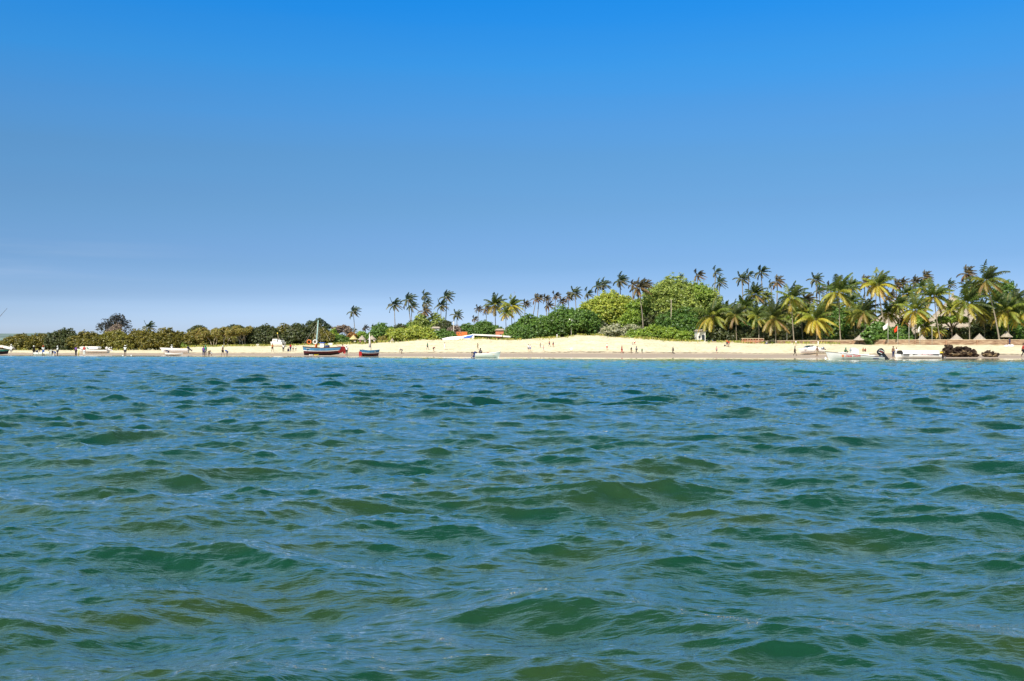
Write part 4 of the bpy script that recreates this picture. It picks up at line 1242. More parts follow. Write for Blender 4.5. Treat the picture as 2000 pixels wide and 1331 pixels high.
# ------------------------------------------------------------------ poles, lamps and flags
def pole(name, px, ytop, D, r_, m, label, cat, lean=0.0):
    g = gpt(px, D); s = D / FPX; H = CAM_H + (HOR - ytop) * s - g.z
    root = empty(name, g, 0, label, cat)
    b = MB(); b.tube([(0, 0, -.4), (lean * .5, 0, H * .5), (lean, 0, H)], [r_, r_ * .9, r_ * .75], 8); b.build('pole', m, root, True)
    return root, H
root, H = pole('twin_lamp_post', 1116, 626, 279, .09, M_PALEWOOD, 'wooden lamp post with two white floodlights before the green dome', 'lamp post')
for sx, dz in ((-.45, .15), (.12, -.05)):
    b = MB(); b.lathe([(.0, -.2), (.26, -.18), (.30, .1), (.2, .26), (0, .3)], 12, (sx, -.15, H + dz)); b.build('lamp_head', M_WHITE, root, True)
b = MB(); b.box((-.18, -.05, H - .1), (.8, .08, .08)); b.build('crossarm', M_PALEWOOD, root)
root, H = pole('wooden_pole', 885.5, 628, 284, .10, M_PALEWOOD, 'thin tan pole between the glossy bush and the orange wall', 'pole', .1)
b = MB(); b.box((.1, 0, H - .3), (.9, .08, .08)); b.build('crossarm', M_PALEWOOD, root)
root, H = pole('antenna_mast', 1004.5, 569, 312, .05, M_STEEL, 'thin antenna mast sticking up behind the golden skirted palm', 'antenna')
b = MB()
for k in range(3): b.box((0, 0, H - .4 - k * .7), (.9 - .2 * k, .04, .04))
b.build('crossbar', M_STEEL, root)
root, H = pole('lamp_mast', 1537, 638, 236, .10, M_PALEWOOD, 'thin pale lamp mast left of the tall golden skirted palm foot', 'lamp post')
b = MB(); b.box((0, -.25, H - .02), (.28, .6, .12)); b.build('lamp_head', M_WHITE, root)
root, H = pole('dark_mast', 1841, 606, 214, .08, M_WOOD, 'tall dark pole leaning beside the second thatched hall', 'pole', -.45)
b = MB(); b.box((-.43, 0, H - .2), (.5, .07, .07)); b.build('crossarm', M_WOOD, root)
root, H = pole('wooden_pole', 1311, 585, 279, .11, M_PALEBARK, 'straight pale bare trunk like pole before the huge feathery tree', 'pole')
b = MB(); b.box((0, 0, H - .2), (.7, .09, .09)); b.build('crossarm', M_PALEBARK, root)
def flag(px, ytop, D, m, lab, w=1.1, h=1.0, dir_=-1, drop=.1):
    root, H = pole('flagpole', px, ytop, D, .04, M_PALEWOOD, lab, 'flag')
    V = []; nx, nz = 8, 5
    for i in range(nx + 1):
        for j in range(nz + 1):
            u, v = i / nx, j / nz
            V.append((dir_ * (.06 + u * w * (1 - .25 * v)), .12 * math.sin(u * 6 + v * 2), H - drop - v * h * (1 - .2 * u) - u * .75))
    F = [(i * (nz + 1) + j, (i + 1) * (nz + 1) + j, (i + 1) * (nz + 1) + j + 1, i * (nz + 1) + j + 1) for i in range(nx) for j in range(nz)]
    if m is not None:
        me = mesh_from(V, F, 'flag_cloth', True)
        o = link('flag_cloth', me, m, root)
        sm = o.modifiers.new('thickness', 'SOLIDIFY'); sm.thickness = .012
M_FLAGR = mat('red_flag_cloth', (.75, .06, .02), .8, .1)
M_FLAGW = mat('white_flag_cloth', (.8, .78, .7), .8, .1)
flag(1734.5, 631, 210, M_FLAGW, 'flagpole with a drooping white flag beside the leaning palm')
flag(1753.5, 636, 209, M_FLAGR, 'flagpole with a red flag above the wall', .75, .95)
flag(1775.5, 636, 209, None, 'bare pale flagpole right of the red flag')
flag(1796.5, 637, 208, M_FLAGW, 'flagpole with a small furled white flag before the yellow palm', .35, .8)
flag(1820.5, 637, 208, None, 'bare pale flagpole before the low golden fronds')

def railing():
    D = 243; s = D / FPX; g = gpt(1470, D)
    root = empty('terrace_railing', g, 0, 'reddish slatted terrace railing at the left end of the long wall', 'railing')
    for i in range(9):
        x = (1450 + i * 5.2 - 1470) * s
        b = MB(); b.box((x, 0, .55), (.10, .08, 1.3)); b.build('post', M_CORAL if i % 2 else M_WALLTOP, root)
    for z in (.35, .75, 1.15):
        b = MB(); b.box((0, -.07, z), (44 * s, .05, .14)); b.build('rail', M_CORAL if z < 1 else M_WALLTOP, root)
railing()

# ------------------------------------------------------------------ boats
def hull_parts(root, L, B, zs, zk, rows=8, ns=22, bow_rake=.12, stern_w=.8, full=.45, mats=None, bandrow=None, flare=.9, name='hull',
               deck=None, inner=None, thick=.05, vee=.5, stern_rake=0.0, sharp_stern=False):
    """lofted hull, bow towards +x. zs(t) sheer height, zk(t) keel height, t 0 stern .. 1 bow; bandrow(row) -> material index"""
    V, F, MI = [], [], []
    def halfbeam(t):
        w = min(1.0, stern_w + (1 - stern_w) * min(1, t / .4)) if not sharp_stern else math.sin(min(1, t / .35) * math.pi / 2) ** .7
        if t > full: w *= max(0.0, 1 - ((t - full) / (1 - full)) ** 2.1) ** .85
        return max(.012, B / 2 * w)
    def ring(t, off=0.0, lift=0.0):
        P = []
        b = halfbeam(t) - off; s_ = zs(t); k = zk(t) + lift
        b = max(b, .006)
        for side in (1, -1):
            js = range(rows + 1) if side == 1 else range(rows - 1, -1, -1)
            for j in js:
                u = j / rows            # 0 gunwale .. 1 keel
                y = b * (1 - u ** (1.0 / max(vee, .05) + .2)) if u < 1 else 0.0
                y = b * ((1 - u) ** .0 if u == 0 else max(0.0, (1 - u ** 2.6)) ** .8 * (flare + (1 - flare) * (1 - u)))
                z = s_ + (k - s_) * u
                rake = bow_rake * L * max(0, t - .55) / .45 * (1 - u) - stern_rake * L * max(0, .25 - t) / .25 * (1 - u)
                P.append((t * L - L / 2 + rake, y * side, z))
        return P
    m = 2 * rows + 1
    for i in range(ns + 1):
        V += ring(i / ns)
    for i in range(ns):
        for j in range(m - 1):
            a = i * m + j
            F.append((a, a + 1, a + m + 1, a + m)); row = min(j, m - 2 - j)
            MI.append(bandrow(row / rows) if bandrow else 0)
    F.append(tuple(range(m))); MI.append(bandrow(.3) if bandrow else 0)
    if sharp_stern: pass
    mb = MB(); mb.v = V; mb.f = F; mb.mi = MI
    mb.build(name, mats or [M_WHITE], root, False)
    # inside of the boat
    mi_ = MB(); V2 = []
    for i in range(ns + 1):
        t = i / ns; R1 = ring(t, thick, .18 * (zs(t) - zk(t)) + .04)
        V2 += [(x, y, min(z, zs(t) - .0)) for x, y, z in R1]
    F2 = [(i * m + j, i * m + m + j, i * m + m + j + 1, i * m + j + 1) for i in range(ns) for j in range(m - 1)]
    mi_.v = V2; mi_.f = F2 + [tuple(range(m))[::-1]]; mi_.mi = [0] * (len(F2) + 1)
    mi_.build('inner_lining', inner or (mats or [M_WHITE])[0], root)
    # gunwale rail on both sides
    g = MB()
    for side in (1, -1):
        P = []
        for i in range(ns + 1):
            R_ = ring(i / ns); p = R_[0] if side == 1 else R_[-1]
            P.append((p[0], p[1] - side * thick * .4, p[2] + .025))
        g.tube(P, thick * .75, 6)
    g.build('gunwale', deck or (mats or [M_WHITE])[0], root, True)
    return halfbeam

def benches(root, xs, B, z, m):
    for x in xs:
        b = MB(); b.box((x, 0, z), (.26, B, .05)); b.build('bench', m, root)

def outboard(root, x, z, scale=1.0, tilt=0.0, cowl=None, side=0.0, stripes=False):
    """outboard engine hung on the stern at -x; tilt lifts its leg out of the water"""
    cowl = cowl or M_BLACK
    e = bpy.data.objects.new('outboard_engine', None); C.objects.link(e); e.parent = root
    e.location = (x, side, z); e.rotation_euler = (0, tilt, 0); e.scale = (scale,) * 3
    b = MB(); b.lathe([(0, .02), (.20, .03), (.27, .12), (.28, .34), (.24, .50), (.13, .58), (0, .60)], 14)
    b.v = [(vx * 1.25 - .16, vy * .8, vz + .10) for vx, vy, vz in b.v]
    b.build('cowl', cowl, e, True)
    if stripes:
        for k, mm in enumerate((M_WHITE, M_RED, M_WHITE)):
            s_ = MB()
            for sy in (-1, 1):
                s_.box((-.30 + k * .14, sy * .222, .40), (.04, .02, .34), rot=(0, .45, 0))
            s_.build('stripe', mm, e)
    b = MB(); b.box((-.17, 0, -.25), (.26, .16, .72), taper=1.2); b.box((-.10, 0, -.62), (.56, .10, .05)); b.lathe([(0, -.3), (.075, -.24), (.085, 0), (.06, .2), (0, .26)], 10)
    nb = len(b.v)
    b.v = b.v[:16] + [(vz - .18, vy, vx - .80) for vx, vy, vz in b.v[16:]]
    b.box((-.16, 0, -.98), (.22, .04, .30), taper=1.3)
    b.build('leg', cowl, e)
    b = MB()
    for k in range(3):
        a = k * 2.094
        b.box((-.46, math.cos(a) * .10, -.80 + math.sin(a) * .10), (.03, .16, .08), rot=(a, .5, 0))
    b.build('propeller', M_STEEL, e)
    b = MB(); b.box((.08, 0, .0), (.20, .30, .34)); b.build('bracket', M_STEEL, e)
    return e

def boat_root(name, pxc, D, label, rz, z=None, group=None, cat='boat', pitch=0.0, roll=0.0):
    g = gpt(pxc, D)
    r = empty(name, (g.x, g.y, g.z if z is None else z), 0, label, cat, group)
    r.rotation_euler = (roll, pitch, rz)
    return r

# --- the big sailing boat on the wet sand
def dhow():
    D = gD(628, 694.3); s = D / FPX
    r = boat_root('sailing_dhow', 628, D, 'large blue and maroon wooden sailing dhow with furled sail, aground left of centre', math.pi - .10)
    L = 7.9 * s / .1135
    zs = lambda t: (1.62 + .25 * (2 * t - 1) ** 2 + .10 * t) * s / .1135
    zk = lambda t: (.02 + .22 * max(0, .25 - t) / .25) * s / .1135
    hull_parts(r, L, 2.9, zs, zk, rows=12, ns=28, bow_rake=.045, stern_w=.72, full=.5, mats=[M_SKYBLUE, M_WHITE, M_MAROON, M_TAR, M_WOOD],
               bandrow=lambda u: 4 if u < .06 else 0 if u < .40 else 1 if u < .46 else 2 if u < .72 else 3, deck=M_WOOD, inner=M_WALLTOP, stern_rake=.10, flare=.95)
    # red overhanging stern with its rudder
    b = MB()
    x = -L / 2
    P = [(x - .10 * L, .95, 1.80), (x - .10 * L, -.95, 1.80), (x - .28 * L, 0, 1.50), (x - .01 * L, 1.0, .75), (x - .01 * L, -1.0, .75), (x - .20 * L, 0, .95), (x + .02, 0, .30)]
    b.add(P, [(0, 2, 1), (0, 3, 5, 2), (1, 2, 5, 4), (3, 6, 5), (4, 5, 6), (0, 1, 4, 3), (3, 4, 6)])
    b.build('stern_board', M_RED, r)
    b = MB(); b.box((x - .17 * L, 0, 1.0), (.5, .09, 1.3), rot=(0, -.35, 0)); b.tube([(x - .15 * L, 0, 1.62), (x + .5, .1, 1.95)], .05, 6); b.build('rudder', M_RED, r)
    b = MB(); b.box((0, 0, 1.36), (L * .80, 2.2, .06)); b.build('deck', M_WALLTOP, r)
    mx = L / 2 - (610.5 - 585.7) * s        # the mast stands nearer the bow
    top = 68.5 * s
    b = MB(); b.tube([(mx, 0, .4), (mx - .10, 0, top * .4), (mx - .36, 0, top)], [.13, .11, .06], 8); b.build('mast', M_ORANGE, r, True)
    b = MB(); b.tube([(mx + .04, .28, top * .34), (mx - .14, .26, top * .46), (mx - .26, .2, top * .7), (mx - .40, .16, top * 1.0)], [.12, .15, .13, .07], 9); b.build('furled_sail', M_TURQ, r, True)
    b = MB(); b.tube([(mx + .16, .3, top * .18), (mx + .05, .29, top * .35)], [.12, .17], 8); b.build('furled_sail_foot', M_ORANGE, r, True)
    b = MB()
    for (xe, ye, ze, rr) in ((mx - .62, -1.1, 1.75, .035), (mx + .9, -.9, 1.8, .022), (mx + .75, 1.0, 1.8, .022), (mx - 2.6, -1.1, 3.0, .02), (mx - .6, 1.1, 1.75, .022), (L / 2 + .3, 0, 1.9, .02)):
        b.tube([(mx - .35, 0, top * .97), (xe, ye, ze)], rr, 5)
    b.build('rigging', M_ROPE, r)
    # two life rings and the little wheelhouse
    for (px, m, lab) in ((603.7, M_ORANGE, 'orange life ring hanging from the dhow rigging'), (615.4, M_HOUSE, 'white life ring hanging from the dhow rigging')):
        t = MB(); R_, rr = .38, .12; n1, n2 = 20, 8
        V = [((R_ + rr * math.cos(q)) * math.cos(p), rr * math.sin(q), (R_ + rr * math.cos(q)) * math.sin(p)) for p in np.linspace(0, 2 * math.pi, n1, endpoint=False) for q in np.linspace(0, 2 * math.pi, n2, endpoint=False)]
        F = [(i * n2 + j, ((i + 1) % n1) * n2 + j, ((i + 1) % n1) * n2 + (j + 1) % n2, i * n2 + (j + 1) % n2) for i in range(n1) for j in range(n2)]
        t.add(V, F); o = t.build('life_ring', m, None, True)
        w = at(px, 668.2, D - 1.25); o.location = w; o.rotation_euler = (0, 0, .2)
        tag(o, lab, 'life ring', 'life rings on the dhow')
    cx = L / 2 - (622.5 - 585.7) * s
    b = MB(); b.box((cx, .1, 1.95), (.85, 1.0, 1.05), taper=.92); b.build('wheelhouse', M_WHITE, r)
    b = MB(); b.box((cx, .1, 2.56), (1.05, 1.2, .12)); b.box((cx - .08, -.40, 2.12), (.5, .06, .42)); b.build('wheelhouse_roof', M_BLUE, r)
    b = MB(); b.box((cx - 1.05, .1, 1.75), (.8, .9, .62), taper=.8); b.build('engine_box', M_NAVY, r)
    return r
dhow()

def small_dhow():
    D = gD(722, 696.3); s = D / FPX
    r = boat_root('small_dhow', 722, D, 'small light blue and red fishing dhow seen from its stern, right of the big dhow', math.radians(28))
    L = 3.35
    k_ = 12.0 * s
    zs = lambda t: k_ * (.92 + .15 * (2 * t - 1) ** 2)
    zk = lambda t: .02 + .12 * max(0, t - .7)
    hull_parts(r, L, 1.8, zs, zk, rows=10, ns=20, bow_rake=.08, stern_w=.82, full=.45, mats=[M_SKYBLUE, M_WHITE, M_MAROON, M_TAR],
               bandrow=lambda u: 0 if u < .36 else 1 if u < .42 else 2 if u < .8 else 3, deck=M_SKYBLUE, inner=M_SKYBLUE, flare=.93)
    b = MB(); b.box((-L / 2 - .04, 0, k_ * .40), (.05, 1.0, k_ * .62), taper=1.25); b.build('stern_board', M_RED, r)
    b = MB(); b.box((-L / 2 - .22, 0, k_ * .42), (.34, .06, k_ * .75)); b.build('rudder', M_RED, r)
    benches(r, (-.9, 0, .8), 1.5, k_ * .72, M_WALLTOP)
    b = MB(); b.box((-1.35, 0, k_ * .98), (.6, 1.5, .05), rot=(0, .1, 0)); b.build('stern_deck', M_NAVY, r)
    H = 46 * s
    b = MB(); b.tube([(.3, 0, .1), (.22, 0, H * .55), (.05, .18, H)], [.06, .05, .035], 7); b.build('mast', M_WALLTOP, r, True)
    b = MB(); b.tube([(.02, .0, H * .38), (.02, .05, H * .60), (.0, .14, H * .95)], [.20, .15, .06], 8); b.build('furled_sail', M_GREYW, r, True)
    return r
small_dhow()

def text_part(txt, size, loc, rot, m, parent, name='lettering', extrude=.004):
    cu = bpy.data.curves.new('lettering', 'FONT'); cu.body = txt; cu.size = size; cu.extrude = extrude; cu.align_x = 'LEFT'; cu.shear = .25; cu.offset = .012
    tmp = bpy.data.objects.new('tmp', cu); C.objects.link(tmp)
    dg = bpy.context.evaluated_depsgraph_get()
    me = bpy.data.meshes.new_from_object(tmp.evaluated_get(dg))
    bpy.data.objects.remove(tmp)
    me.materials.clear(); me.materials.append(m)
    o = link(name, me, None, parent, loc); o.rotation_euler = rot
    return o

# --- the white speedboat with the big outboard, nearest the viewer
def tour_boat():
    D = 128.0; s = D / FPX
    r = boat_root('speedboat', 1671, D, 'open speedboat with red lettering and tilted black outboard, in the water at right', math.pi, 0.0, pitch=0)
    L = 103 * s
    zs = lambda t: (4.3 + 10.6 * t ** 1.25) * s
    zk = lambda t: -.28 + .55 * max(0, t - .72) ** 1.2
    hull_parts(r, L, 2.2, zs, zk, rows=9, ns=26, bow_rake=.07, stern_w=.9, full=.5, mats=[M_GREYW, M_WHITE], bandrow=lambda u: 0, deck=M_BLACK, inner=M_WHITE, flare=.85, thick=.06)
    x = lambda px: (1671 - px) * s
    b = MB()
    P0 = []
    for i in range(14):                                   # raised white coaming inside the black rail
        t = i / 13; px = 1640 + 63 * t
        P0.append((x(px), zs(.5 + x(px) / L) - .02))
    for side in (1, -1):
        V = []
        for (xx, zz) in P0: V += [(xx, side * .92, zz), (xx, side * .80, zz + .17), (xx, side * .72, zz + .17), (xx, side * .72, zz)]
        b.add(V, [(i * 4 + j, i * 4 + j + 1, i * 4 + j + 5, i * 4 + j + 4) for i in range(13) for j in range(3)])
    b.build('coaming', M_WHITE, r)
    zc = zs(.52)
    b = MB(); b.box((x(1668), 0, zc + .25), (15 * s, .9, .95), taper=.85); b.build('console', M_WHITE, r)
    b = MB(); b.box((x(1666), 0, zc + .80), (11 * s, .85, .26), taper=.75); b.build('windscreen', M_GREYW, r)
    b = MB(); b.box((x(1690), 0, zc - .12), (9 * s, 1.0, .5)); b.build('seat', M_WHITE, r)
    benches(r, (x(1645), x(1705)), 1.6, .55, M_WHITE)
    b = MB(); b.tube([(x(1640), .0, zs(.78) - .12), (x(1622), 0, zs(.95) + .01)], [.5, .12], 10); b.v = [(a_, c_ * 1.2, d_ if d_ < zs(.8) + .1 else zs(.8) + .1) for a_, c_, d_ in b.v]; b.build('foredeck', M_WHITE, r)
    outboard(r, -L / 2 - .02, .42, 1.42, .72, M_BLACK, stripes=True)
    # red lettering and a round emblem on the side that faces the sea; a dark maker's plate aft
    yb = 1.10
    def on_side(px, z):
        t = .5 + x(px) / L
        return Vector((x(px), 0, z))
    t0 = text_part('Dana Tours', .40, (0, 0, 0), (math.pi / 2, 0, math.pi), M_RED, r)
    t0.scale = (1.0, 1.0, 1.0)
    place_on_side(r, t0, (x(1645), yb + .10, zs(.72) - .42), -.028)
    e = MB(); e.lathe([(0, .0), (.15, .0), (.15, .02), (0, .02)], 16); e.box((0, 0, .03), (.18, .05, .02)); e.box((0, .0, .03), (.05, .18, .02))
    eo = e.build('emblem', M_ORANGE, r); eo.rotation_euler = (-math.pi / 2, 0, 0); eo.location = (x(1641.5), .93, zs(.76) - .32)
    p = MB(); p.box((x(1705), 1.06, .14), (11 * s, .03, .09)); p.build('maker_plate', M_NAVY, r)
def place_on_side(root, o, loc, tilt):
    o.location = loc
    o.rotation_euler = (math.pi / 2, tilt, math.pi)
tour_boat()

def white_cruiser():
    D = gD(1584, 692.5); s = D / FPX
    r = boat_root('speedboat', 1585, D, 'white beached speedboat with a dark windscreen behind the lettered speedboat', math.pi + .12)
    L = 47 * s
    zs = lambda t: (8.2 + 2.8 * t) * s
    zk = lambda t: .05 + 1.0 * max(0, t - .62) ** 1.4
    hull_parts(r, L, 2.3, zs, zk, rows=9, ns=22, bow_rake=.10, stern_w=.92, full=.45, mats=[M_WHITE, M_BLACK], bandrow=lambda u: 0 if u < .93 else 1, deck=M_WHITE, inner=M_WHITE, flare=.86)
    x = lambda px: (1585 - px) * s
    b = MB(); V = []
    prof = [(1567, 0), (1571, 3.2), (1578, 6.4), (1587, 7.0), (1594, 4.5), (1600, 1.5), (1603, 0)]
    for (px, h) in prof: V += [(x(px), .95, zs(.6)), (x(px), .75, zs(.6) + h * s * .95), (x(px), -.75, zs(.6) + h * s * .95), (x(px), -.95, zs(.6))]
    b.add(V, [(i * 4 + j, i * 4 + j + 1, i * 4 + j + 5, i * 4 + j + 4) for i in range(6) for j in range(3)])
    b.build('cabin_top', M_WHITE, r)
    b = MB()
    V = []
    for (px, h) in ((1571.5, 3.9), (1578, 7.0), (1585.5, 7.7)): V += [(x(px), .82, zs(.6) + (h - 2.2) * s), (x(px), .80, zs(.6) + h * s)]
    V += [(a_, -c_, d_) for a_, c_, d_ in V]
    b.add(V, [(0, 1, 3, 2), (2, 3, 5, 4), (6, 8, 9, 7), (8, 10, 11, 9), (1, 7, 9, 3)])
    b.build('windscreen', M_GLASS, r)
    outboard(r, -L / 2, .75, 1.0, .5, M_STEEL)
    for k, (px, h) in enumerate(((1601.8, 3.4), (1604.6, 2.0), (1608.2, 4.0), (1611.0, 2.2))):
        b = MB(); b.lathe([(0, 0), (.13, .02), (.16, h * s * .4), (.09, h * s * .8), (0, h * s)], 8)
        o = b.build('gear_bag', M_WOOD, None, True); w = r.location
        o.location = (w.x + (px - 1585) * s, w.y - .3, w.z + zs(.1) + .0)
        tag(o, ['gear bag farthest forward of the four on the beached speedboat', 'short gear bag second from the front on the beached speedboat', 'tallest gear bag of the four on the beached speedboat', 'gear bag nearest the engine of the beached speedboat'][k], 'bag', 'gear bags on the stern')
white_cruiser()

def covered_boat():
    D = 141.0; s = D / FPX
    r = boat_root('covered_boat', 1792, D, 'long white passenger boat under a white canvas cover, left of the rocks', math.pi, 0.0)
    L = 84 * s
    zs = lambda t: (6.6 + 1.0 * t) * s
    zk = lambda t: -.22 + .3 * max(0, t - .75)
    hull_parts(r, L, 2.1, zs, zk, rows=8, ns=24, bow_rake=.03, stern_w=.9, full=.6, mats=[M_WHITE, M_HOUSE], bandrow=lambda u: 0 if u < .5 else 1, deck=M_WHITE, inner=M_WHITE)
    x = lambda px: (1792 - px) * s
    b = MB(); V = []
    zt = 16.0 * s
    prof = [(-1.04, zs(.5) + .12), (-1.02, zt - .28), (-.75, zt - .06), (0, zt), (.75, zt - .06), (1.02, zt - .28), (1.04, zs(.5) + .12)]
    for px in (1758, 1775, 1792, 1810, 1829): V += [(x(px), y, z) for y, z in prof]
    b.add(V, [(i * 7 + j, i * 7 + j + 1, i * 7 + j + 8, i * 7 + j + 7) for i in range(4) for j in range(6)])
    b.build('canvas_cover', M_WHITE, r)
    for px in (1759, 1770, 1784, 1798, 1812, 1828):
        for sy in (-1, 1):
            b = MB(); b.tube([(x(px), sy * .97, zs(.5) - .1), (x(px), sy * .95, zt - .2)], .03, 6); b.build('canopy_post', M_STEEL, r)
    b = MB()
    for (a, c) in ((1760, 1770), (1777, 1786), (1794, 1802), (1806, 1827)): b.box(((x(a) + x(c)) / 2, 0, zs(.5) + .06), (abs(x(a) - x(c)), 2.12, .13))
    b.build('shaded_gap', M_BLACK, r)  # black strips put in for the shaded gaps between hull and cover
    b = MB(); b.box((x(1756.8), 0, (zs(.9) + zt) / 2), (.10, 1.9, zt - zs(.9) - .3)); b.build('front_curtain', M_BLACK, r)
    M_PINK = mat('faded_pink_paint', (.72, .50, .50), .7, .2)
    t0 = text_part('Dana Tours', .34, (0, 0, 0), (0, 0, 0), M_PINK, r); place_on_side(r, t0, (x(1793), 1.065, zt - .66), 0)
    outboard(r, -L / 2 - .05, .35, .95, .9, M_BLACK)
covered_boat()

def dinghy():
    D = 149.0; s = D / FPX
    r = boat_root('dinghy', 951, D, 'white dinghy at the waterline left of centre with its bow to the right', .05, 0.0)
    L = 46 * s
    zs = lambda t: (7.6 + 4.2 * t ** 2.2) * s
    zk = lambda t: -.12 + .45 * max(0, t - .7)
    hull_parts(r, L, 1.6, zs, zk, rows=8, ns=20, bow_rake=.08, stern_w=.9, full=.45, mats=[M_WHITE], deck=M_WHITE, inner=M_HOUSE, thick=.09, flare=.8)
    benches(r, (-.9, .1, 1.0), 1.3, .46, M_WALLTOP)
    outboard(r, -L / 2, .45, .75, .5, M_NAVY)
    b = MB(); b.box((.15, 0, .72), (.3, .3, .22)); b.build('fuel_can', M_CORAL, r)
dinghy()

def canopy_boat():
    D = gD(186, 690.3); s = D / FPX
    r = boat_root('canopy_boat', 183, D, 'white motorboat with a rounded white hard canopy and a green mark, beached at far left', math.pi - .03)
    L = 58 * s
    zs = lambda t: (6.0 + 2.2 * t ** 2) * s
    zk = lambda t: .03 + .7 * max(0, t - .7)
    hull_parts(r, L, 2.2, zs, zk, rows=8, ns=22, bow_rake=.08, stern_w=.92, full=.5, mats=[M_WHITE, M_TAR], bandrow=lambda u: 0 if u < .93 else 1, deck=M_WHITE, inner=M_WHITE)
    x = lambda px: (183 - px) * s
    b = MB(); V = []
    zt = 13.6 * s
    pr = [(159, .9, 1.9), (163, .2, .45), (172, .0, .0), (188, 0, 0), (193, .4, .5), (195, 1.6, 2.2)]
    for px, d0, d1 in pr:
        z1 = zt - d0 * s; z0 = zt - 5.4 * s + d1 * s * .9
        V += [(x(px), 1.0, z0), (x(px), .9, z1 - .05), (x(px), -.9, z1 - .05), (x(px), -1.0, z0)]
    n = len(pr)
    b.add(V, [(i * 4 + j, i * 4 + j + 1, i * 4 + j + 5, i * 4 + j + 4) for i in range(n - 1) for j in range(3)] + [(0, 3, 2, 1), (4 * n - 4, 4 * n - 3, 4 * n - 2, 4 * n - 1)] + [(i * 4, i * 4 + 4, i * 4 + 7, i * 4 + 3) for i in range(n - 1)])
    b.build('canopy', M_WHITE, r)
    b = MB(); b.add([(x(171), .985, zt - .35), (x(175.5), .985, zt - .22), (x(177), .99, zt - .62), (x(174.5), .99, zt - .62)] + [(x(171), 1.03, zt - .35), (x(175.5), 1.03, zt - .22), (x(177), 1.03, zt - .62), (x(174.5), 1.03, zt - .62)],
                    [(0, 1, 2, 3), (7, 6, 5, 4), (0, 4, 5, 1), (1, 5, 6, 2), (2, 6, 7, 3), (3, 7, 4, 0)]); b.build('painted_mark', M_GREEN, r)
    b = MB(); b.box((x(186), 0, zs(.5) + .30), (6 * s, 1.0, 1.0)); b.build('console', M_WHITE, r)
    for px in (162, 178):
        for sy in (-1, 1):
            b = MB(); b.tube([(x(px), sy * .9, zs(.6) - .1), (x(px), sy * .88, zt - .75)], .035, 6); b.build('canopy_post', M_WHITE, r)
    outboard(r, -L / 2 + .1, .95, 1.1, 1.15, M_GREYW, side=.0)
canopy_boat()

def long_white_boat():
    D = gD(345, 691.0); s = D / FPX
    r = boat_root('long_white_boat', 343, D, 'long white open boat with raised bow to the left behind the small rowing boat', math.pi + .05)
    L = 50 * s
    zs = lambda t: (9.5 + 1.9 * t ** 2) * s
    zk = lambda t: .03 + 1.1 * max(0, t - .6) ** 1.3
    hull_parts(r, L, 2.0, zs, zk, rows=8, ns=22, bow_rake=.11, stern_w=.9, full=.45, mats=[M_WHITE, M_GREYW, M_TAR], bandrow=lambda u: 0 if u < .3 else 1 if u < .38 else 0 if u < .95 else 2, deck=M_WHITE, inner=M_WHITE)
    benches(r, (-1.5, -.2, 1.2), 1.7, .9, M_WALLTOP)
    outboard(r, -L / 2 - .02, 1.15, .95, .85, M_BLACK)
long_white_boat()
def row_boat():
    D = gD(341, 695.2); s = D / FPX
    r = boat_root('rowing_boat', 340, D, 'small low white rowing boat in front of the long white open boat', -.10)
    L = 33 * s
    zs = lambda t: (6.0 + 2.2 * (2 * t - 1) ** 2) * s * .75
    zk = lambda t: .0 + .25 * max(0, t - .75)
    hull_parts(r, L, 1.4, zs, zk, rows=7, ns=18, bow_rake=.07, stern_w=.75, full=.45, mats=[M_WHITE, M_GREYW], bandrow=lambda u: 0 if u < .35 or u > .5 else 1, deck=M_GREYW, inner=M_HOUSE)
    benches(r, (-.8, .3), 1.2, .3, M_WHITE)
row_boat()

def cabin_cruiser():
    D = gD(542, 677.5); s = D / FPX
    r = boat_root('cabin_cruiser', 542, D, 'white cabin cruiser with square windows and a short mast standing high on the sand', math.pi * .86)
    L = 4.3
    k_ = s
    zs = lambda t: (8.5 + 1.0 * t) * k_
    zk = lambda t: .02 + .6 * max(0, t - .65)
    hull_parts(r, L, 1.9, zs, zk, rows=8, ns=18, bow_rake=.08, stern_w=.95, full=.45, mats=[M_WHITE], deck=M_WHITE, inner=M_WHITE)
    b = MB(); b.box((.45, 0, 11.5 * k_), (1.7, 1.5, 7.2 * k_), taper=.86); b.build('cabin', M_WHITE, r)
    b = MB()
    for sy in (-1, 1):
        for k in range(3): b.box((.0 + k * .45, sy * .715, 12.6 * k_), (.26, .03, 1.9 * k_))
    b.build('cabin_window', M_GLASS, r)
    b = MB(); b.box((-1.3, 0, 10.2 * k_), (.9, 1.5, 5.5 * k_)); b.build('stern_locker', M_WHITE, r)
    b = MB(); b.tube([(-.35, 0, 11 * k_), (-.05, .1, 27.5 * k_)], [.045, .03], 6); b.build('mast', M_WALLTOP, r)
    b = MB(); b.box((-.05, .1, 26.4 * k_), (.28, .05, .3)); b.build('pennant', M_YELLOW, r)
cabin_cruiser()

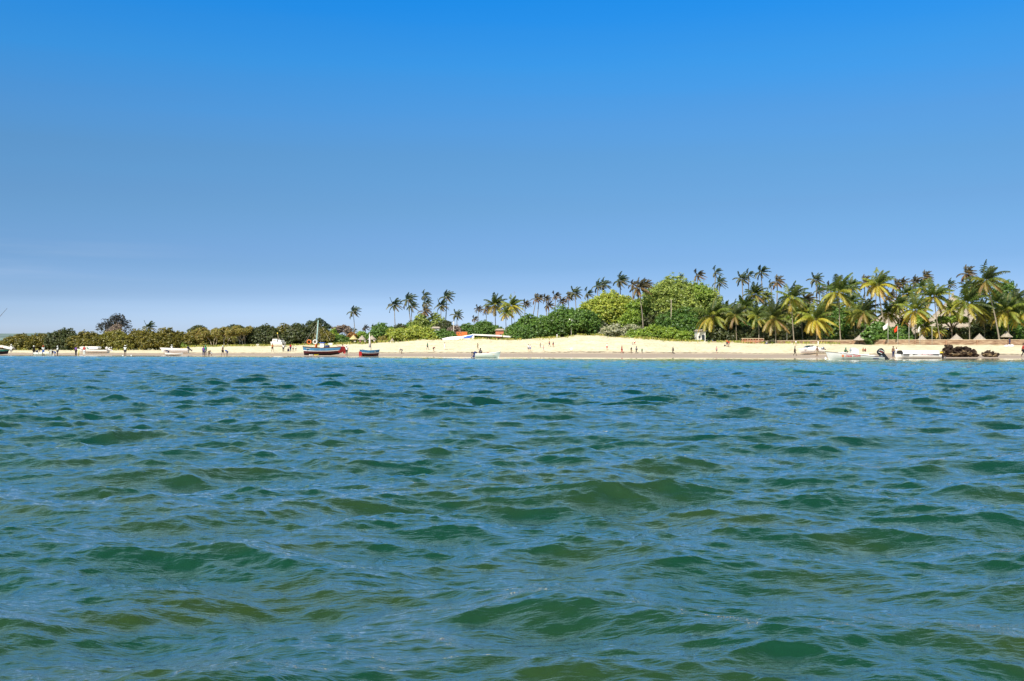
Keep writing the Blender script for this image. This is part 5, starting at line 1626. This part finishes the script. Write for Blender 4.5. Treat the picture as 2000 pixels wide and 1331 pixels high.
def edge_boat():
    D = gD(-8, 693.0); s = D / FPX
    r = boat_root('fishing_boat', -14, D, 'dark fishing boat under an orange and white awning cut by the left edge', .08)
    L = 56 * s
    zs = lambda t: (9.5 + 1.0 * (2 * t - 1) ** 2) * s
    zk = lambda t: .03 + .5 * max(0, t - .75)
    hull_parts(r, L, 2.2, zs, zk, rows=8, ns=20, bow_rake=.06, stern_w=.8, full=.5, mats=[M_GREEN, M_TAR], bandrow=lambda u: 0 if u < .3 else 1, deck=M_WHITE, inner=M_WALLTOP)
    x = lambda px: (px + 14) * s
    for (a, c, za, zc, m, nm) in ((-34, 8, 20, 17, M_ORANGE, 'awning'), (2, 25, 18.2, 13, M_HOUSE, 'bow_awning')):
        b = MB(); V = []
        for k in range(6):
            t = k / 5; px = a + (c - a) * t; z = (za + (zc - za) * t) * s
            V += [(x(px), -1.05, z - .42), (x(px), -.6, z - .05), (x(px), .6, z), (x(px), 1.05, z - .35)]
        b.add(V, [(i * 4 + j, i * 4 + j + 1, i * 4 + j + 5, i * 4 + j + 4) for i in range(5) for j in range(3)])
        o = b.build(nm, m, r); o.modifiers.new('t', 'SOLIDIFY').thickness = .03
    b = MB()
    for px in (-30, -12, 4, 20): b.tube([(x(px), -.9, .8), (x(px), -.9, (15.5 if px < 10 else 12.6) * s)], .03, 5); b.tube([(x(px), .9, .8), (x(px), .9, (15.5 if px < 10 else 12.6) * s)], .03, 5)
    b.build('awning_pole', M_WOOD, r)
    b = MB(); b.tube([(x(-40), 0, 12 * s), (x(-30), 0, 40 * s), (x(13), 0, 91 * s)], [.07, .06, .03], 6); b.build('yard', M_WOOD, r)
    b = MB(); b.tube([(x(-24), 0, .4), (x(-24), 0, 56 * s)], [.08, .06], 7); b.build('mast', M_WOOD, r)
edge_boat()

def loading_skiff():
    D = gD(88, 695.6); s = D / FPX
    r = boat_root('skiff', 86, D, 'low white and yellow skiff at the waterline with people around it at far left', .03)
    L = 36 * s
    zs = lambda t: (6.2 + 2.0 * t ** 2) * s; zk = lambda t: .0
    hull_parts(r, L, 1.5, zs, zk, rows=7, ns=16, bow_rake=.07, stern_w=.85, full=.45, mats=[M_WHITE], deck=M_WHITE, inner=M_YELLOW)
    benches(r, (-.6, .6), 1.2, .4, M_YELLOW)
loading_skiff()

def upturned(px, py, w, D, label, m1, m2):
    s = D / FPX
    r = boat_root('upturned_skiff', px, D, label, .1)
    L = w * s
    V, F = [], []
    n, k = 14, 8
    for i in range(n + 1):
        t = i / n; b = max(.02, .65 * math.sin(math.pi * min(1, .12 + .88 * t)) ** .6)
        for j in range(k + 1):
            a = math.pi * j / k
            V.append((t * L - L / 2, b * math.cos(a), .52 * math.sin(a) * (b / .65) ** .5))
    for i in range(n):
        for j in range(k): F.append((i * (k + 1) + j, i * (k + 1) + j + 1, (i + 1) * (k + 1) + j + 1, (i + 1) * (k + 1) + j))
    b = MB(); b.add(V, F); b.build('hull', m1, r, True)
    b = MB(); b.box((0, 0, .53), (L * .8, .05, .07)); b.build('keel', m2, r)
upturned(646, 668, 12, 279, 'upturned white and pale blue skiff on the grassy dune left of the huts', M_WHITE, M_SKYBLUE)
upturned(504, 675, 9, 281, 'small upturned cream skiff below the dark wood', M_HOUSE, M_WALLTOP)
upturned(1116, 690, 7, 238, 'tiny pale upturned skiff on the sand below the twin lamp post', M_WHITE, M_HOUSE)

# boards and buoys at the waterline
def board(px, py, w, m, label, D=None, name='paddle_board', up=False):
    D = D or gD(px, py); s = D / FPX; g = gpt(px, D)
    b = MB(); n = 20; L = w * s
    top, bot = [], []
    for i in range(n):
        a = 2 * math.pi * i / n
        x = math.cos(a) * L / 2; y = math.sin(a) * .36
        top.append((x, y, .16 + .05 * abs(math.cos(a)) ** 4)); bot.append((x * .96, y * .8, .02))
    b.add(top + bot, [tuple(range(n)), tuple(range(2 * n - 1, n - 1, -1))] + [(i, n + i, n + (i + 1) % n, (i + 1) % n) for i in range(n)])
    o = b.build(name, m); o.location = g
    if up: o.rotation_euler = (0, R(-84), .4); o.location.z += L / 2 - .05
    return tag(o, label, 'board' if 'board' in name else 'buoy')
board(608, 694.6, 9, M_WHITE, 'white board lying under the big dhow')
board(618, 694.8, 9, M_YELLOW, 'yellow board lying under the big dhow')
board(155, 695.8, 13, M_YELLOW, 'tall yellow board stood upright between the purple and red shirts', up=True)
def buoy(px, D, rad, lab):
    b = MB(); b.lathe([(0, -rad), (rad * .7, -rad * .7), (rad, 0), (rad * .7, rad * .7), (rad * .2, rad), (rad * .15, rad * 1.35), (0, rad * 1.4)], 12)
    o = b.build('buoy', M_WHITE, None, True); o.location = ((px - 1000) / FPX * D, D, .06)
    tag(o, lab, 'buoy')
buoy(1612.5, 133, .17, 'white buoy floating left of the lettered speedboat bow')
buoy(256.5, 190, .13, 'small white buoy right of the man in the yellow bib')
buoy(240, 189, .11, 'small white buoy at the feet of the man in the yellow bib')

# ------------------------------------------------------------------ rocks on the right
M_ROCK = bpy.data.materials.new('brown_rock'); M_ROCK.use_nodes = True
def rock_mat():
    n, l = M_ROCK.node_tree.nodes, M_ROCK.node_tree.links
    b = n['Principled BSDF']; b.inputs['Roughness'].default_value = .9; b.inputs['Specular IOR Level'].default_value = .15
    t = n.new('ShaderNodeTexCoord')
    z = n.new('ShaderNodeTexNoise'); z.inputs['Scale'].default_value = 1.1; z.inputs['Detail'].default_value = 9
    l.new(t.outputs['Object'], z.inputs['Vector'])
    r = n.new('ShaderNodeValToRGB'); e = r.color_ramp.elements
    e[0].position = .38; e[0].color = (.022, .012, .009, 1); e[1].position = .72; e[1].color = (.36, .25, .13, 1)
    x = e.new(.52); x.color = (.05, .034, .024, 1)
    l.new(z.outputs['Fac'], r.inputs[0]); l.new(r.outputs[0], b.inputs['Base Color'])
    bp = n.new('ShaderNodeBump'); bp.inputs['Strength'].default_value = 1; bp.inputs['Distance'].default_value = .06
    l.new(z.outputs['Fac'], bp.inputs['Height']); l.new(bp.outputs[0], b.inputs['Normal'])
rock_mat()
def rock(px, py, w, h, D, seed, label, group):
    s = D / FPX; g = gpt(px, D)
    bm = bmesh.new(); bmesh.ops.create_icosphere(bm, subdivisions=4, radius=1)
    from mathutils import noise as mn
    W, H = w * s / 2, h * s
    zb = max(0.0, CAM_H + (HOR - py) * s - g.z)          # height of the foot above the sand
    for v in bm.verts:
        p = v.co.copy()
        q = Vector((p.x * W, p.y * W, p.z * H)) * .95 + Vector((seed * 3.1, seed, 0))
        k = .78 + .55 * mn.noise(q) + .40 * (.5 - 2.2 * abs(mn.noise(q * 1.9))) + .24 * mn.noise(q * 4.5) + .10 * mn.noise(q * 11)
        k = max(.35, k)
        p *= k
        v.co = Vector((p.x * W, p.y * W, p.z * H * .55 + H * .42 + zb))
    me = bpy.data.meshes.new('rock'); bm.to_mesh(me); bm.free()
    o = link('rock', me, M_ROCK, None, g)
    o.rotation_euler = (0, math.radians((seed * 37) % 44 - 22), (seed * 13) % 6)
    tag(o, label, 'rock', group)
RK = 'rocks of the brown outcrop at the waterline'
for (px, py, w, h, dd, lab) in [
    (1848, 697, 22, 13, 0, 'dark foot boulder at the left end of the brown outcrop'),
    (1852, 690, 20, 14, 2.0, 'tall upright boulder forming the left peak of the outcrop'),
    (1851, 680, 11, 7, 3.0, 'pointed dark stone on top of the left peak'),
    (1866, 691, 22, 12, 1.2, 'orange topped slab right of the left peak'),
    (1881, 690, 26, 14, 1.6, 'broad ochre hump at the middle of the outcrop'),
    (1868, 698, 22, 8, -.8, 'dark low boulder under the orange topped slab'),
    (1884, 698, 22, 9, -1.0, 'dark low boulder under the broad ochre hump'),
    (1899, 694, 18, 10, .8, 'brown sloping boulder right of the ochre hump'),
    (1905, 689, 8, 7, 1.4, 'small knob sticking up near the right end of the outcrop'),
    (1902, 698, 17, 7, -.6, 'lowest boulder at the right foot of the outcrop')]:
    rock(px, py, w * 1.12, h * 1.08, 156 + dd, px * .37 + py, lab, RK)
RK2 = 'two part rock right of the outcrop'
for (px, py, w, h, lab) in [(1930, 698.0, 22, 11, 'larger left half of the small separate rock'), (1944, 698, 14, 8.5, 'smaller right half of the small separate rock'), (1936, 698, 20, 7, 'low middle lump of the small separate rock')]:
    rock(px, py, w * 1.2, h * 1.15, 154 + (px % 3), px * .21 + w, lab, RK2)

# ------------------------------------------------------------------ people
SK = {'dark': mat('dark_skin', (.10, .050, .030), .6, .3, noise=(8, .08)), 'brown': mat('brown_skin', (.22, .12, .075), .6, .3, noise=(8, .08)),
      'pale': mat('pale_skin', (.55, .34, .24), .6, .3, noise=(8, .06))}
CL = {n: mat(n + '_cloth', c, .9, .1, noise=(5, .12)) for n, c in {'white': (.78, .77, .74), 'black': (.02, .02, .025), 'navy': (.03, .04, .11), 'red': (.50, .03, .03), 'purple': (.16, .07, .36),
      'yellow': (.75, .55, .06), 'green': (.04, .26, .14), 'grey': (.22, .22, .24), 'blue': (.05, .14, .50), 'orange': (.62, .20, .05), 'khaki': (.38, .31, .2), 'pink': (.6, .28, .3)}.items()}
HAIR = mat('dark_hair', (.015, .011, .009), .8, .2)

def pose(kind):
    """joint positions in metres, facing -y (towards the sea), 1.70 m tall"""
    J = dict(pelvis=(0, 0, .93), waist=(0, 0, 1.08), chest=(0, .01, 1.28), neck=(0, 0, 1.44), head0=(0, -.01, 1.51), head1=(0, -.015, 1.61), head2=(0, -.005, 1.67),
             shL=(.17, 0, 1.38), elL=(.22, .02, 1.12), wrL=(.23, -.06, .88), haL=(.235, -.08, .81),
             hipL=(.09, 0, .88), knL=(.10, -.02, .48), anL=(.10, .02, .09), toL=(.11, -.13, .04))
    for k in [k for k in J if k.endswith('L')]:
        x, y, z = J[k]; J[k[:-1] + 'R'] = (-x, y, z)
    if kind == 'walk':
        J.update(knL=(.09, -.16, .50), anL=(.09, -.24, .10), toL=(.09, -.38, .06), knR=(-.09, .05, .48), anR=(-.09, .26, .13), toR=(-.09, .14, .05),
                 elR=(-.21, -.10, 1.14), wrR=(-.2, -.27, .97), haR=(-.2, -.32, .92), elL=(.21, .12, 1.13), wrL=(.22, .16, .88), haL=(.22, .17, .81))
    elif kind == 'bend':
        f = lambda y, z: (y, z)
        J.update(pelvis=(0, .10, .88), waist=(0, .0, .99), chest=(0, -.18, 1.07), neck=(0, -.35, 1.10), head0=(0, -.42, 1.10), head1=(0, -.51, 1.08), head2=(0, -.56, 1.07),
                 shL=(.16, -.29, 1.10), shR=(-.16, -.29, 1.10), elL=(.19, -.34, .84), elR=(-.19, -.34, .84), wrL=(.17, -.42, .62), wrR=(-.17, -.42, .62), haL=(.17, -.43, .55), haR=(-.17, -.43, .55),
                 hipL=(.09, .10, .85), hipR=(-.09, .10, .85), knL=(.11, .0, .46), knR=(-.11, .0, .46))
    elif kind == 'sit':
        J.update(pelvis=(0, .12, .22), waist=(0, .14, .36), chest=(0, .10, .56), neck=(0, .05, .72), head0=(0, .03, .79), head1=(0, .02, .89), head2=(0, .03, .95),
                 shL=(.17, .07, .66), shR=(-.17, .07, .66), elL=(.22, -.08, .46), elR=(-.22, -.08, .46), wrL=(.16, -.28, .46), wrR=(-.16, -.28, .46), haL=(.13, -.34, .45), haR=(-.13, -.34, .45),
                 hipL=(.09, .08, .20), hipR=(-.09, .08, .20), knL=(.15, -.28, .46), knR=(-.15, -.28, .46), anL=(.13, -.36, .08), anR=(-.13, -.36, .08), toL=(.13, -.50, .04), toR=(-.13, -.50, .04))
    elif kind == 'carry':
        J.update(elL=(.23, -.10, 1.12), elR=(-.23, -.10, 1.12), wrL=(.15, -.32, 1.10), wrR=(-.15, -.32, 1.10), haL=(.12, -.38, 1.11), haR=(-.12, -.38, 1.11))
    return J

def skin_mesh(nodes, edges, radii, name, root=0, sub=1):
    me = bpy.data.meshes.new(name); me.from_pydata([tuple(p) for p in nodes], edges, []); me.update()
    o = bpy.data.objects.new(name, me); C.objects.link(o)
    o.modifiers.new('s', 'SKIN')
    for v, r in zip(me.skin_vertices[0].data, radii): v.radius = (r, r) if not isinstance(r, tuple) else r
    me.skin_vertices[0].data[root].use_root = True
    if sub: o.modifiers.new('u', 'SUBSURF').levels = sub
    dg = bpy.context.evaluated_depsgraph_get()
    m2 = bpy.data.meshes.new_from_object(o.evaluated_get(dg))
    bpy.data.objects.remove(o)
    m2.polygons.foreach_set('use_smooth', [True] * len(m2.polygons))
    return m2

def body_meshes(kind):
    J = pose(kind)
    rad = dict(pelvis=.125, waist=.115, chest=.14, neck=.055, head0=.072, head1=.095, head2=.062, sh=.062, el=.043, wr=.028, ha=.036, hip=.085, kn=.055, an=.036, to=.034)
    names = list(J); idx = {n: i for i, n in enumerate(names)}
    R_ = [rad[n] if n in rad else rad[n[:-1]] for n in names]
    E = [('pelvis', 'waist'), ('waist', 'chest'), ('chest', 'neck'), ('neck', 'head0'), ('head0', 'head1'), ('head1', 'head2')]
    for s_ in 'LR': E += [('chest', 'sh' + s_), ('sh' + s_, 'el' + s_), ('el' + s_, 'wr' + s_), ('wr' + s_, 'ha' + s_), ('pelvis', 'hip' + s_), ('hip' + s_, 'kn' + s_), ('kn' + s_, 'an' + s_), ('an' + s_, 'to' + s_)]
    nodes = [J[n] for n in names]; edges = [(idx[a], idx[b]) for a, b in E]
    # five unequal, bent fingers on each hand
    for s_, sx in (('L', 1), ('R', -1)):
        h = Vector(J['ha' + s_]); w = Vector(J['wr' + s_]); d = (h - w).normalized()
        side = Vector((0, -1, 0)) if abs(d.y) < .7 else Vector((sx, 0, 0))
        side = (side - d * side.dot(d)).normalized(); palm_ = d.cross(side).normalized()
        for k, (off, ln) in enumerate(((-.030, .060), (-.010, .078), (.010, .084), (.030, .074))):
            a = h + side * off + d * .02; b = a + d * ln * .55; c = b + d * ln * .4 + palm_ * .018 * -sx
            i = len(nodes); nodes += [tuple(a), tuple(b), tuple(c)]; R_ += [.010, .009, .007]; edges += [(idx['ha' + s_], i), (i, i + 1), (i + 1, i + 2)]
        a = h - d * .015 + side * .042; b = a + d * .03 + side * .022
        i = len(nodes); nodes += [tuple(a), tuple(b)]; R_ += [.012, .009]; edges += [(idx['ha' + s_], i), (i, i + 1)]
    body = skin_mesh(nodes, edges, R_, 'body_' + kind, idx['pelvis'])
    # face: nose, brow and ears pressed out of the same mesh
    hd = Vector(J['head1']); fw = Vector((0, -1, 0)) if kind != 'bend' else Vector((0, -.25, -1)).normalized()
    for v in body.vertices:
        q = v.co - hd
        if q.length < .16 and q.dot(fw) > .07 and abs(q.x) < .03: v.co += fw * .018
    def sub_mesh(keys, inflate, name, extra=None):
        ks = [k for k in keys]; ii = {n: i for i, n in enumerate(ks)}
        nodes_ = [J[k] for k in ks]; rr = [(rad[k] if k in rad else rad[k[:-1]]) * inflate for k in ks]
        ed = [(ii[a], ii[b]) for a, b in E if a in ii and b in ii]
        if extra:
            for (a, b, t, r_) in extra:
                p = Vector(J[a]).lerp(Vector(J[b]), t); ii_ = len(nodes_); nodes_.append(tuple(p)); rr.append(r_); ed.append((ii[a], ii_))
        return skin_mesh(nodes_, ed, rr, name, 0)
    shirt = sub_mesh(['chest', 'waist', 'pelvis', 'shL', 'shR'], 1.17, 'shirt_' + kind, [('shL', 'elL', .6, .066), ('shR', 'elR', .6, .066)])
    shorts = sub_mesh(['pelvis', 'hipL', 'hipR'], 1.16, 'shorts_' + kind, [('hipL', 'knL', .78, .088), ('hipR', 'knR', .78, .088)])
    trousers = sub_mesh(['pelvis', 'hipL', 'hipR', 'knL', 'knR'], 1.2, 'trousers_' + kind, [('knL', 'anL', .85, .062), ('knR', 'anR', .85, .062)])
    def dome(r_, hgt, brim=0.0):
        b = MB(); b.lathe(([(r_ + brim, -.012), (r_ + brim, .0)] if brim else []) + [(r_, .0), (r_ * .98, hgt * .4), (r_ * .75, hgt * .8), (0, hgt)], 12)
        me = mesh_from(b.v, b.f, 'cap', True)
        hp = Vector(J['head1']); up = (Vector(J['head2']) - Vector(J['head0'])).normalized()
        q = Vector((0, 0, 1)).rotation_difference(up)
        for v in me.vertices: v.co = q @ v.co + hp + up * .012
        return me
    return dict(body=body, shirt=shirt, shorts=shorts, trousers=trousers, hair=dome(.108, .115), hat=dome(.112, .13, .06))
POSES = {k: body_meshes(k) for k in ('stand', 'walk', 'bend', 'sit', 'carry')}

def part_obj(name, me, m, parent):
    o = bpy.data.objects.new(name, me); C.objects.link(o)
    if len(me.materials) == 0: me.materials.append(None)
    o.material_slots[0].link = 'OBJECT'; o.material_slots[0].material = m
    o.parent = parent
    return o

def person(px, py, hpx, kind, skin, shirt, legs, label, leg_kind='shorts', hat=None, rz=0.0, D=None, z=None, group=None):
    """feet at (px, py); hpx = standing height in the photograph's pixels"""
    if D is None: D = gD(px, py)
    g = gpt(px, D)
    H = hpx * D / FPX
    sc_ = max(.62, min(1.12, H / 1.70)) * 1.12
    e = empty('person', (g.x, g.y, g.z if z is None else z), rz, label, 'person', group)
    e.scale = (sc_,) * 3
    P = POSES[kind]
    part_obj('body', P['body'], SK[skin], e)
    if shirt: part_obj('shirt', P['shirt'], CL[shirt], e)
    if legs: part_obj('shorts' if leg_kind == 'shorts' else 'trousers', P[leg_kind], CL[legs], e)
    if hat: part_obj('hat', P['hat'], CL[hat], e)
    else: part_obj('hair', P['hair'], HAIR, e)
    return e
PW = 'people walking or standing on the beach'
PB = 'people around the boats on the left'
for a in [
    # px, feet y, height, pose, skin, shirt, legs, label, leg kind, hat, rz
    (22, 689, 17, 'stand', 'dark', 'white', 'navy', 'person in white with a white hat at the bow of the dark fishing boat', 'trousers', 'white', .5, PB),
    (66, 695.7, 18, 'stand', 'dark', 'black', 'black', 'person in black with a white cap left of the white and yellow skiff', 'trousers', 'white', 1.3, PB),
    (73, 695.9, 17, 'bend', 'dark', 'grey', 'navy', 'person in grey bending over the left end of the skiff', 'trousers', None, 1.2, PB),
    (84.5, 695.8, 18, 'carry', 'dark', 'white', 'blue', 'person in white shirt and blue shorts behind the middle of the skiff', 'shorts', 'red', .6, PB),
    (101.5, 695.8, 16, 'bend', 'dark', 'white', 'black', 'person in white shirt and black shorts bending at the right end of the skiff', 'shorts', None, -1.2, PB),
    (107, 696, 13, 'bend', 'brown', 'blue', 'blue', 'small person in blue crouching beside the right end of the skiff', 'shorts', None, -.9, PB),
    (112.5, 695.8, 17.5, 'stand', 'dark', 'white', 'navy', 'person in white shirt standing rightmost of the group round the skiff', 'shorts', 'white', -.8, PB),
    (148.5, 695.9, 17.5, 'carry', 'dark', 'purple', 'black', 'person in purple shirt and black trousers left of the yellow board', 'trousers', None, -.4, PB),
    (164.5, 695.8, 18.5, 'stand', 'brown', 'red', 'white', 'person in red shirt and white trousers right of the yellow board', 'trousers', None, .3, PB),
    (213, 689.5, 15, 'bend', 'dark', 'white', 'grey', 'person in white bending at the outboard of the canopied motorboat', 'shorts', 'white', 1.4, PB),
    (244.5, 695.9, 18.5, 'stand', 'dark', 'white', 'black', 'person in white shirt and black shorts alone between the two white beached boats', 'shorts', 'white', .2, PB),
    (328, 695.2, 15, 'bend', 'dark', 'navy', 'navy', 'person in navy bending at the bow of the long white boat', 'shorts', None, -1.3, PB),
    (335.5, 690.6, 16, 'stand', 'dark', 'white', 'khaki', 'person in white standing inside the long white boat', 'shorts', 'white', .4, PB),
    (397.5, 696, 17, 'stand', 'dark', 'purple', 'navy', 'person in dark purple beside the person in green', 'trousers', None, .4, PW),
    (401.5, 695.6, 18.5, 'stand', 'dark', 'green', 'grey', 'person in green shirt, the only green one on the left sand', 'shorts', 'green', -.3, PW),
    (408, 695.8, 14, 'bend', 'dark', 'black', 'khaki', 'person in black crouching right of the person in green', 'shorts', None, 1.0, PW),
    (413, 695.8, 10, 'bend', 'brown', 'white', 'white', 'child in white bending right of the crouching person in black', 'shorts', None, -1.0, PW),
    (435, 696, 18, 'walk', 'brown', None, 'black', 'bare chested person in dark shorts and white cap beside the person in blue', 'shorts', 'white', 1.2, PW),
    (443.5, 695.8, 15, 'bend', 'brown', 'blue', 'blue', 'person bending over in bright blue clothes', 'shorts', 'blue', -.2, PW),
    (532, 688, 16, 'walk', 'brown', 'orange', 'black', 'person in orange shirt walking below the cabin cruiser', 'shorts', None, .7, PW),
    (553.5, 688, 14, 'stand', 'dark', 'white', 'black', 'person in white shirt and black trousers right of the cabin cruiser', 'trousers', None, 0, PW),
    (563, 687, 12, 'sit', 'dark', 'navy', 'navy', 'person in navy sitting on the sand left of the big dhow', 'trousers', None, .5, PW),
    (567.5, 687, 14, 'stand', 'dark', 'red', 'navy', 'person in dark red standing left of the big dhow', 'trousers', None, -.5, PW),
    (572.5, 686.5, 9, 'stand', 'brown', 'white', 'red', 'child in white and red between the sitting person and the dhow', 'shorts', None, .5, PW),
    (578, 686, 8, 'stand', 'brown', 'white', 'navy', 'child in white and navy nearest the bow of the dhow', 'shorts', None, -.5, PW),
    (669.5, 690, 17, 'walk', 'dark', 'pink', 'khaki', 'person in pink behind the red stern of the dhow', 'trousers', None, -1.0, PW),
    (677, 695.6, 18, 'stand', 'dark', 'white', 'black', 'person in white shirt and black shorts right of the red stern of the dhow', 'shorts', 'white', .4, PW),
    (784.5, 691.5, 13, 'bend', 'dark', 'grey', 'grey', 'lone person in grey bending on the wet sand right of the small dhow', 'shorts', 'white', -1.2, PW),
    (835, 683.5, 12, 'walk', 'dark', 'green', 'black', 'person in dark green walking up the dune slope', 'shorts', None, .8, PW),
    (847, 687, 12, 'bend', 'brown', 'red', 'black', 'person in red and black bending below the white ramp', 'shorts', None, .6, PW),
    (868.5, 684, 13, 'stand', 'pale', 'white', 'white', 'person all in white right of the bending person on the slope', 'trousers', None, 0, PW),
    (926, 700.2, 16.5, 'bend', 'dark', 'navy', 'navy', 'person in navy leaning at the stern of the white dinghy', 'trousers', None, -.9, PW),
    (933, 684, 12, 'walk', 'brown', 'khaki', 'khaki', 'person in khaki on the sand above the dinghy', 'shorts', None, .5, PW),
    (1032, 687.5, 13, 'stand', 'pale', 'white', 'grey', 'left of a pale couple on the sand right of the dinghy', 'shorts', None, .3, PW),
    (1035.5, 687, 12, 'walk', 'pale', 'white', 'blue', 'right of a pale couple on the sand right of the dinghy', 'shorts', None, -.6, PW),
    (1055.5, 680.5, 9, 'stand', 'brown', 'khaki', 'grey', 'small person in khaki high on the slope by the pale couple', 'shorts', None, 0, PW),
    (1061.5, 688, 11, 'walk', 'pale', 'pink', 'white', 'small person in pink right of the pale couple', 'shorts', None, .9, PW),
    (1073, 677.5, 10, 'walk', 'dark', 'red', 'navy', 'person in red high on the slope below the dune top', 'shorts', None, 1.0, PW),
    (1080.5, 678, 9, 'stand', 'dark', 'navy', 'red', 'person in navy and red beside the red one high on the slope', 'shorts', None, -.7, PW),
    (1088, 661, 8, 'stand', 'dark', 'white', 'white', 'person in white on the dune crest left of the twin lamp post', 'trousers', None, 0, PW),
    (1185.5, 684.5, 12, 'stand', 'pale', 'white', 'red', 'person in white top and red shorts alone below the cream shrubs', 'shorts', None, .2, PW),
    (1214.5, 690.8, 13.5, 'walk', 'dark', 'red', 'red', 'person all in red walking left of the dark pair', 'trousers', None, 1.1, PW),
    (1233, 690.5, 11, 'stand', 'dark', 'black', 'khaki', 'shorter one of the dark pair near the waterline', 'shorts', None, .4, PW),
    (1243, 691, 13, 'walk', 'dark', 'grey', 'black', 'taller one of the dark pair near the waterline, in grey', 'trousers', None, -1.2, PW),
    (1235.5, 674, 8.5, 'sit', 'brown', 'white', 'white', 'person in white sitting high on the sand below the wide green bush', 'shorts', None, .3, PW),
    (1239.5, 674, 9, 'stand', 'dark', 'white', 'red', 'person in white and red standing high on the sand below the wide green bush', 'shorts', None, -.3, PW),
    (1254, 690.5, 6.5, 'stand', 'dark', 'green', 'black', 'child in green right of the taller walker in grey', 'shorts', None, 0, PW),
    (1314.5, 692, 12.5, 'walk', 'dark', 'black', 'black', 'person all in black striding alone along the wet sand', 'trousers', None, -1.4, PW),
    (1399.5, 691, 12, 'stand', 'pale', 'pink', 'grey', 'person in pale pink standing alone on the wet sand', 'shorts', None, .5, PW),
    (1420, 678, 14, 'stand', 'brown', 'orange', 'navy', 'taller person in orange high on the sand below the big yellow palm', 'shorts', None, .4, PW),
    (1423.5, 678.5, 12, 'walk', 'dark', 'red', 'khaki', 'shorter person in red high on the sand below the big yellow palm', 'shorts', None, -.4, PW),
    (1497.5, 672.5, 10, 'sit', 'brown', 'white', 'blue', 'person in white and blue sitting against the left part of the long wall', 'shorts', None, .2, PW),
    (1552.5, 695.5, 16.5, 'walk', 'dark', 'black', 'black', 'person in black walking left of the beached speedboat', 'trousers', None, 1.3, PW),
    (1554.5, 675.5, 9, 'stand', 'pale', 'white', 'khaki', 'person in white at the wall below the tall golden skirted palm', 'shorts', None, 0, PW),
    (1598, 676.5, 10, 'stand', 'brown', 'white', 'white', 'person in white at the wall above the beached speedboat', 'trousers', None, 0, PW),
    (1596, 697.8, 19, 'walk', 'brown', None, 'khaki', 'bare chested person in khaki shorts at the bow of the lettered speedboat', 'shorts', None, -1.2, PW),
    (1686, 687.5, 12, 'sit', 'brown', 'orange', 'khaki', 'person in orange sitting on the sand beyond the lettered speedboat', 'shorts', None, .3, PW),
    (1690, 687.5, 11, 'sit', 'dark', 'red', 'black', 'person in dark red sitting on the sand beyond the lettered speedboat', 'shorts', None, -.3, PW),
    (1744.5, 699.4, 20, 'stand', 'brown', None, 'navy', 'bare chested person in navy trousers at the bow of the covered boat', 'trousers', None, .3, PW),
    (1751, 698.5, 17, 'carry', 'brown', 'white', 'white', 'person in white at the bow of the covered boat', 'trousers', None, -.5, PW),
    (1972, 674.8, 13, 'stand', 'dark', 'navy', 'navy', 'person in navy standing against the wall by the white heap', 'trousers', None, 0, PW),
    (1998.5, 698, 24, 'walk', 'brown', 'red', 'black', 'person in red and black cut by the right edge', 'trousers', None, 1.2, PW),
]:
    person(*a[:11][:8], leg_kind=a[8], hat=a[9], rz=a[10], group=a[11])
person(1652, 0, 21, 'sit', 'dark', 'green', 'black', 'person in green sitting on the foredeck of the lettered speedboat', hat='green', rz=.2, D=128, z=.62, group=PW)
person(938.5, 0, 21, 'sit', 'dark', 'grey', 'black', 'person in grey sitting low in the white dinghy', rz=.2, D=149, z=.42, group=PW)
person(1835, 0, 24, 'bend', 'dark', 'yellow', 'navy', 'person in yellow shirt bending over the outboard of the covered boat', hat='khaki', rz=1.5, D=141, z=-.35, group=PW)
for (px, py, c, lab) in [(693, 672.5, 'white', 'person in white sitting under the yellow thatched hut'), (703, 672.5, 'pink', 'person in pink sitting in front of the middle hut'),
                         (713, 672.5, 'white', 'person in white sitting right of the middle hut'), (722, 672, 'red', 'person in red sitting behind the small dhow mast'), (731, 671.5, 'white', 'person in white under the hut behind the small dhow mast')]:
    person(px, py, 12, 'sit', 'brown', c, 'khaki', lab, rz=random.uniform(-.6, .6), D=279.5, group='people resting at the three huts')

# the yellow bib is worn: a child of its person would be best told apart as cloth
def heap():
    D = gD(1970, 677.5); g = gpt(1970, D); s = D / FPX
    b = MB()
    r = random.Random(4)
    for k in range(9):
        x = r.uniform(-9, 9) * s; h = r.uniform(.25, .5)
        b.lathe([(0, -.05), (.42, .0), (.40, h * .5), (.22, h * .9), (0, h)], 9, (x, r.uniform(-.4, .4), 0))
    o = b.build('sail_bundle', M_WHITE, None, True); o.location = g
    tag(o, 'heap of white sailcloth on the sand at the foot of the wall', 'bundle')
heap()
def dark_bag(px, py, lab):
    D = gD(px, py); g = gpt(px, D)
    b = MB(); b.lathe([(0, 0), (.20, .02), (.24, .2), (.14, .36), (.05, .42), (0, .43)], 10)
    o = b.build('beach_bag', M_BLACK, None, True); o.location = g; tag(o, lab, 'bag')
dark_bag(1415.8, 677, 'black bag on the sand beside the person in orange')
dark_bag(863, 664.6, 'small dark bag at the left foot of the white ramp')
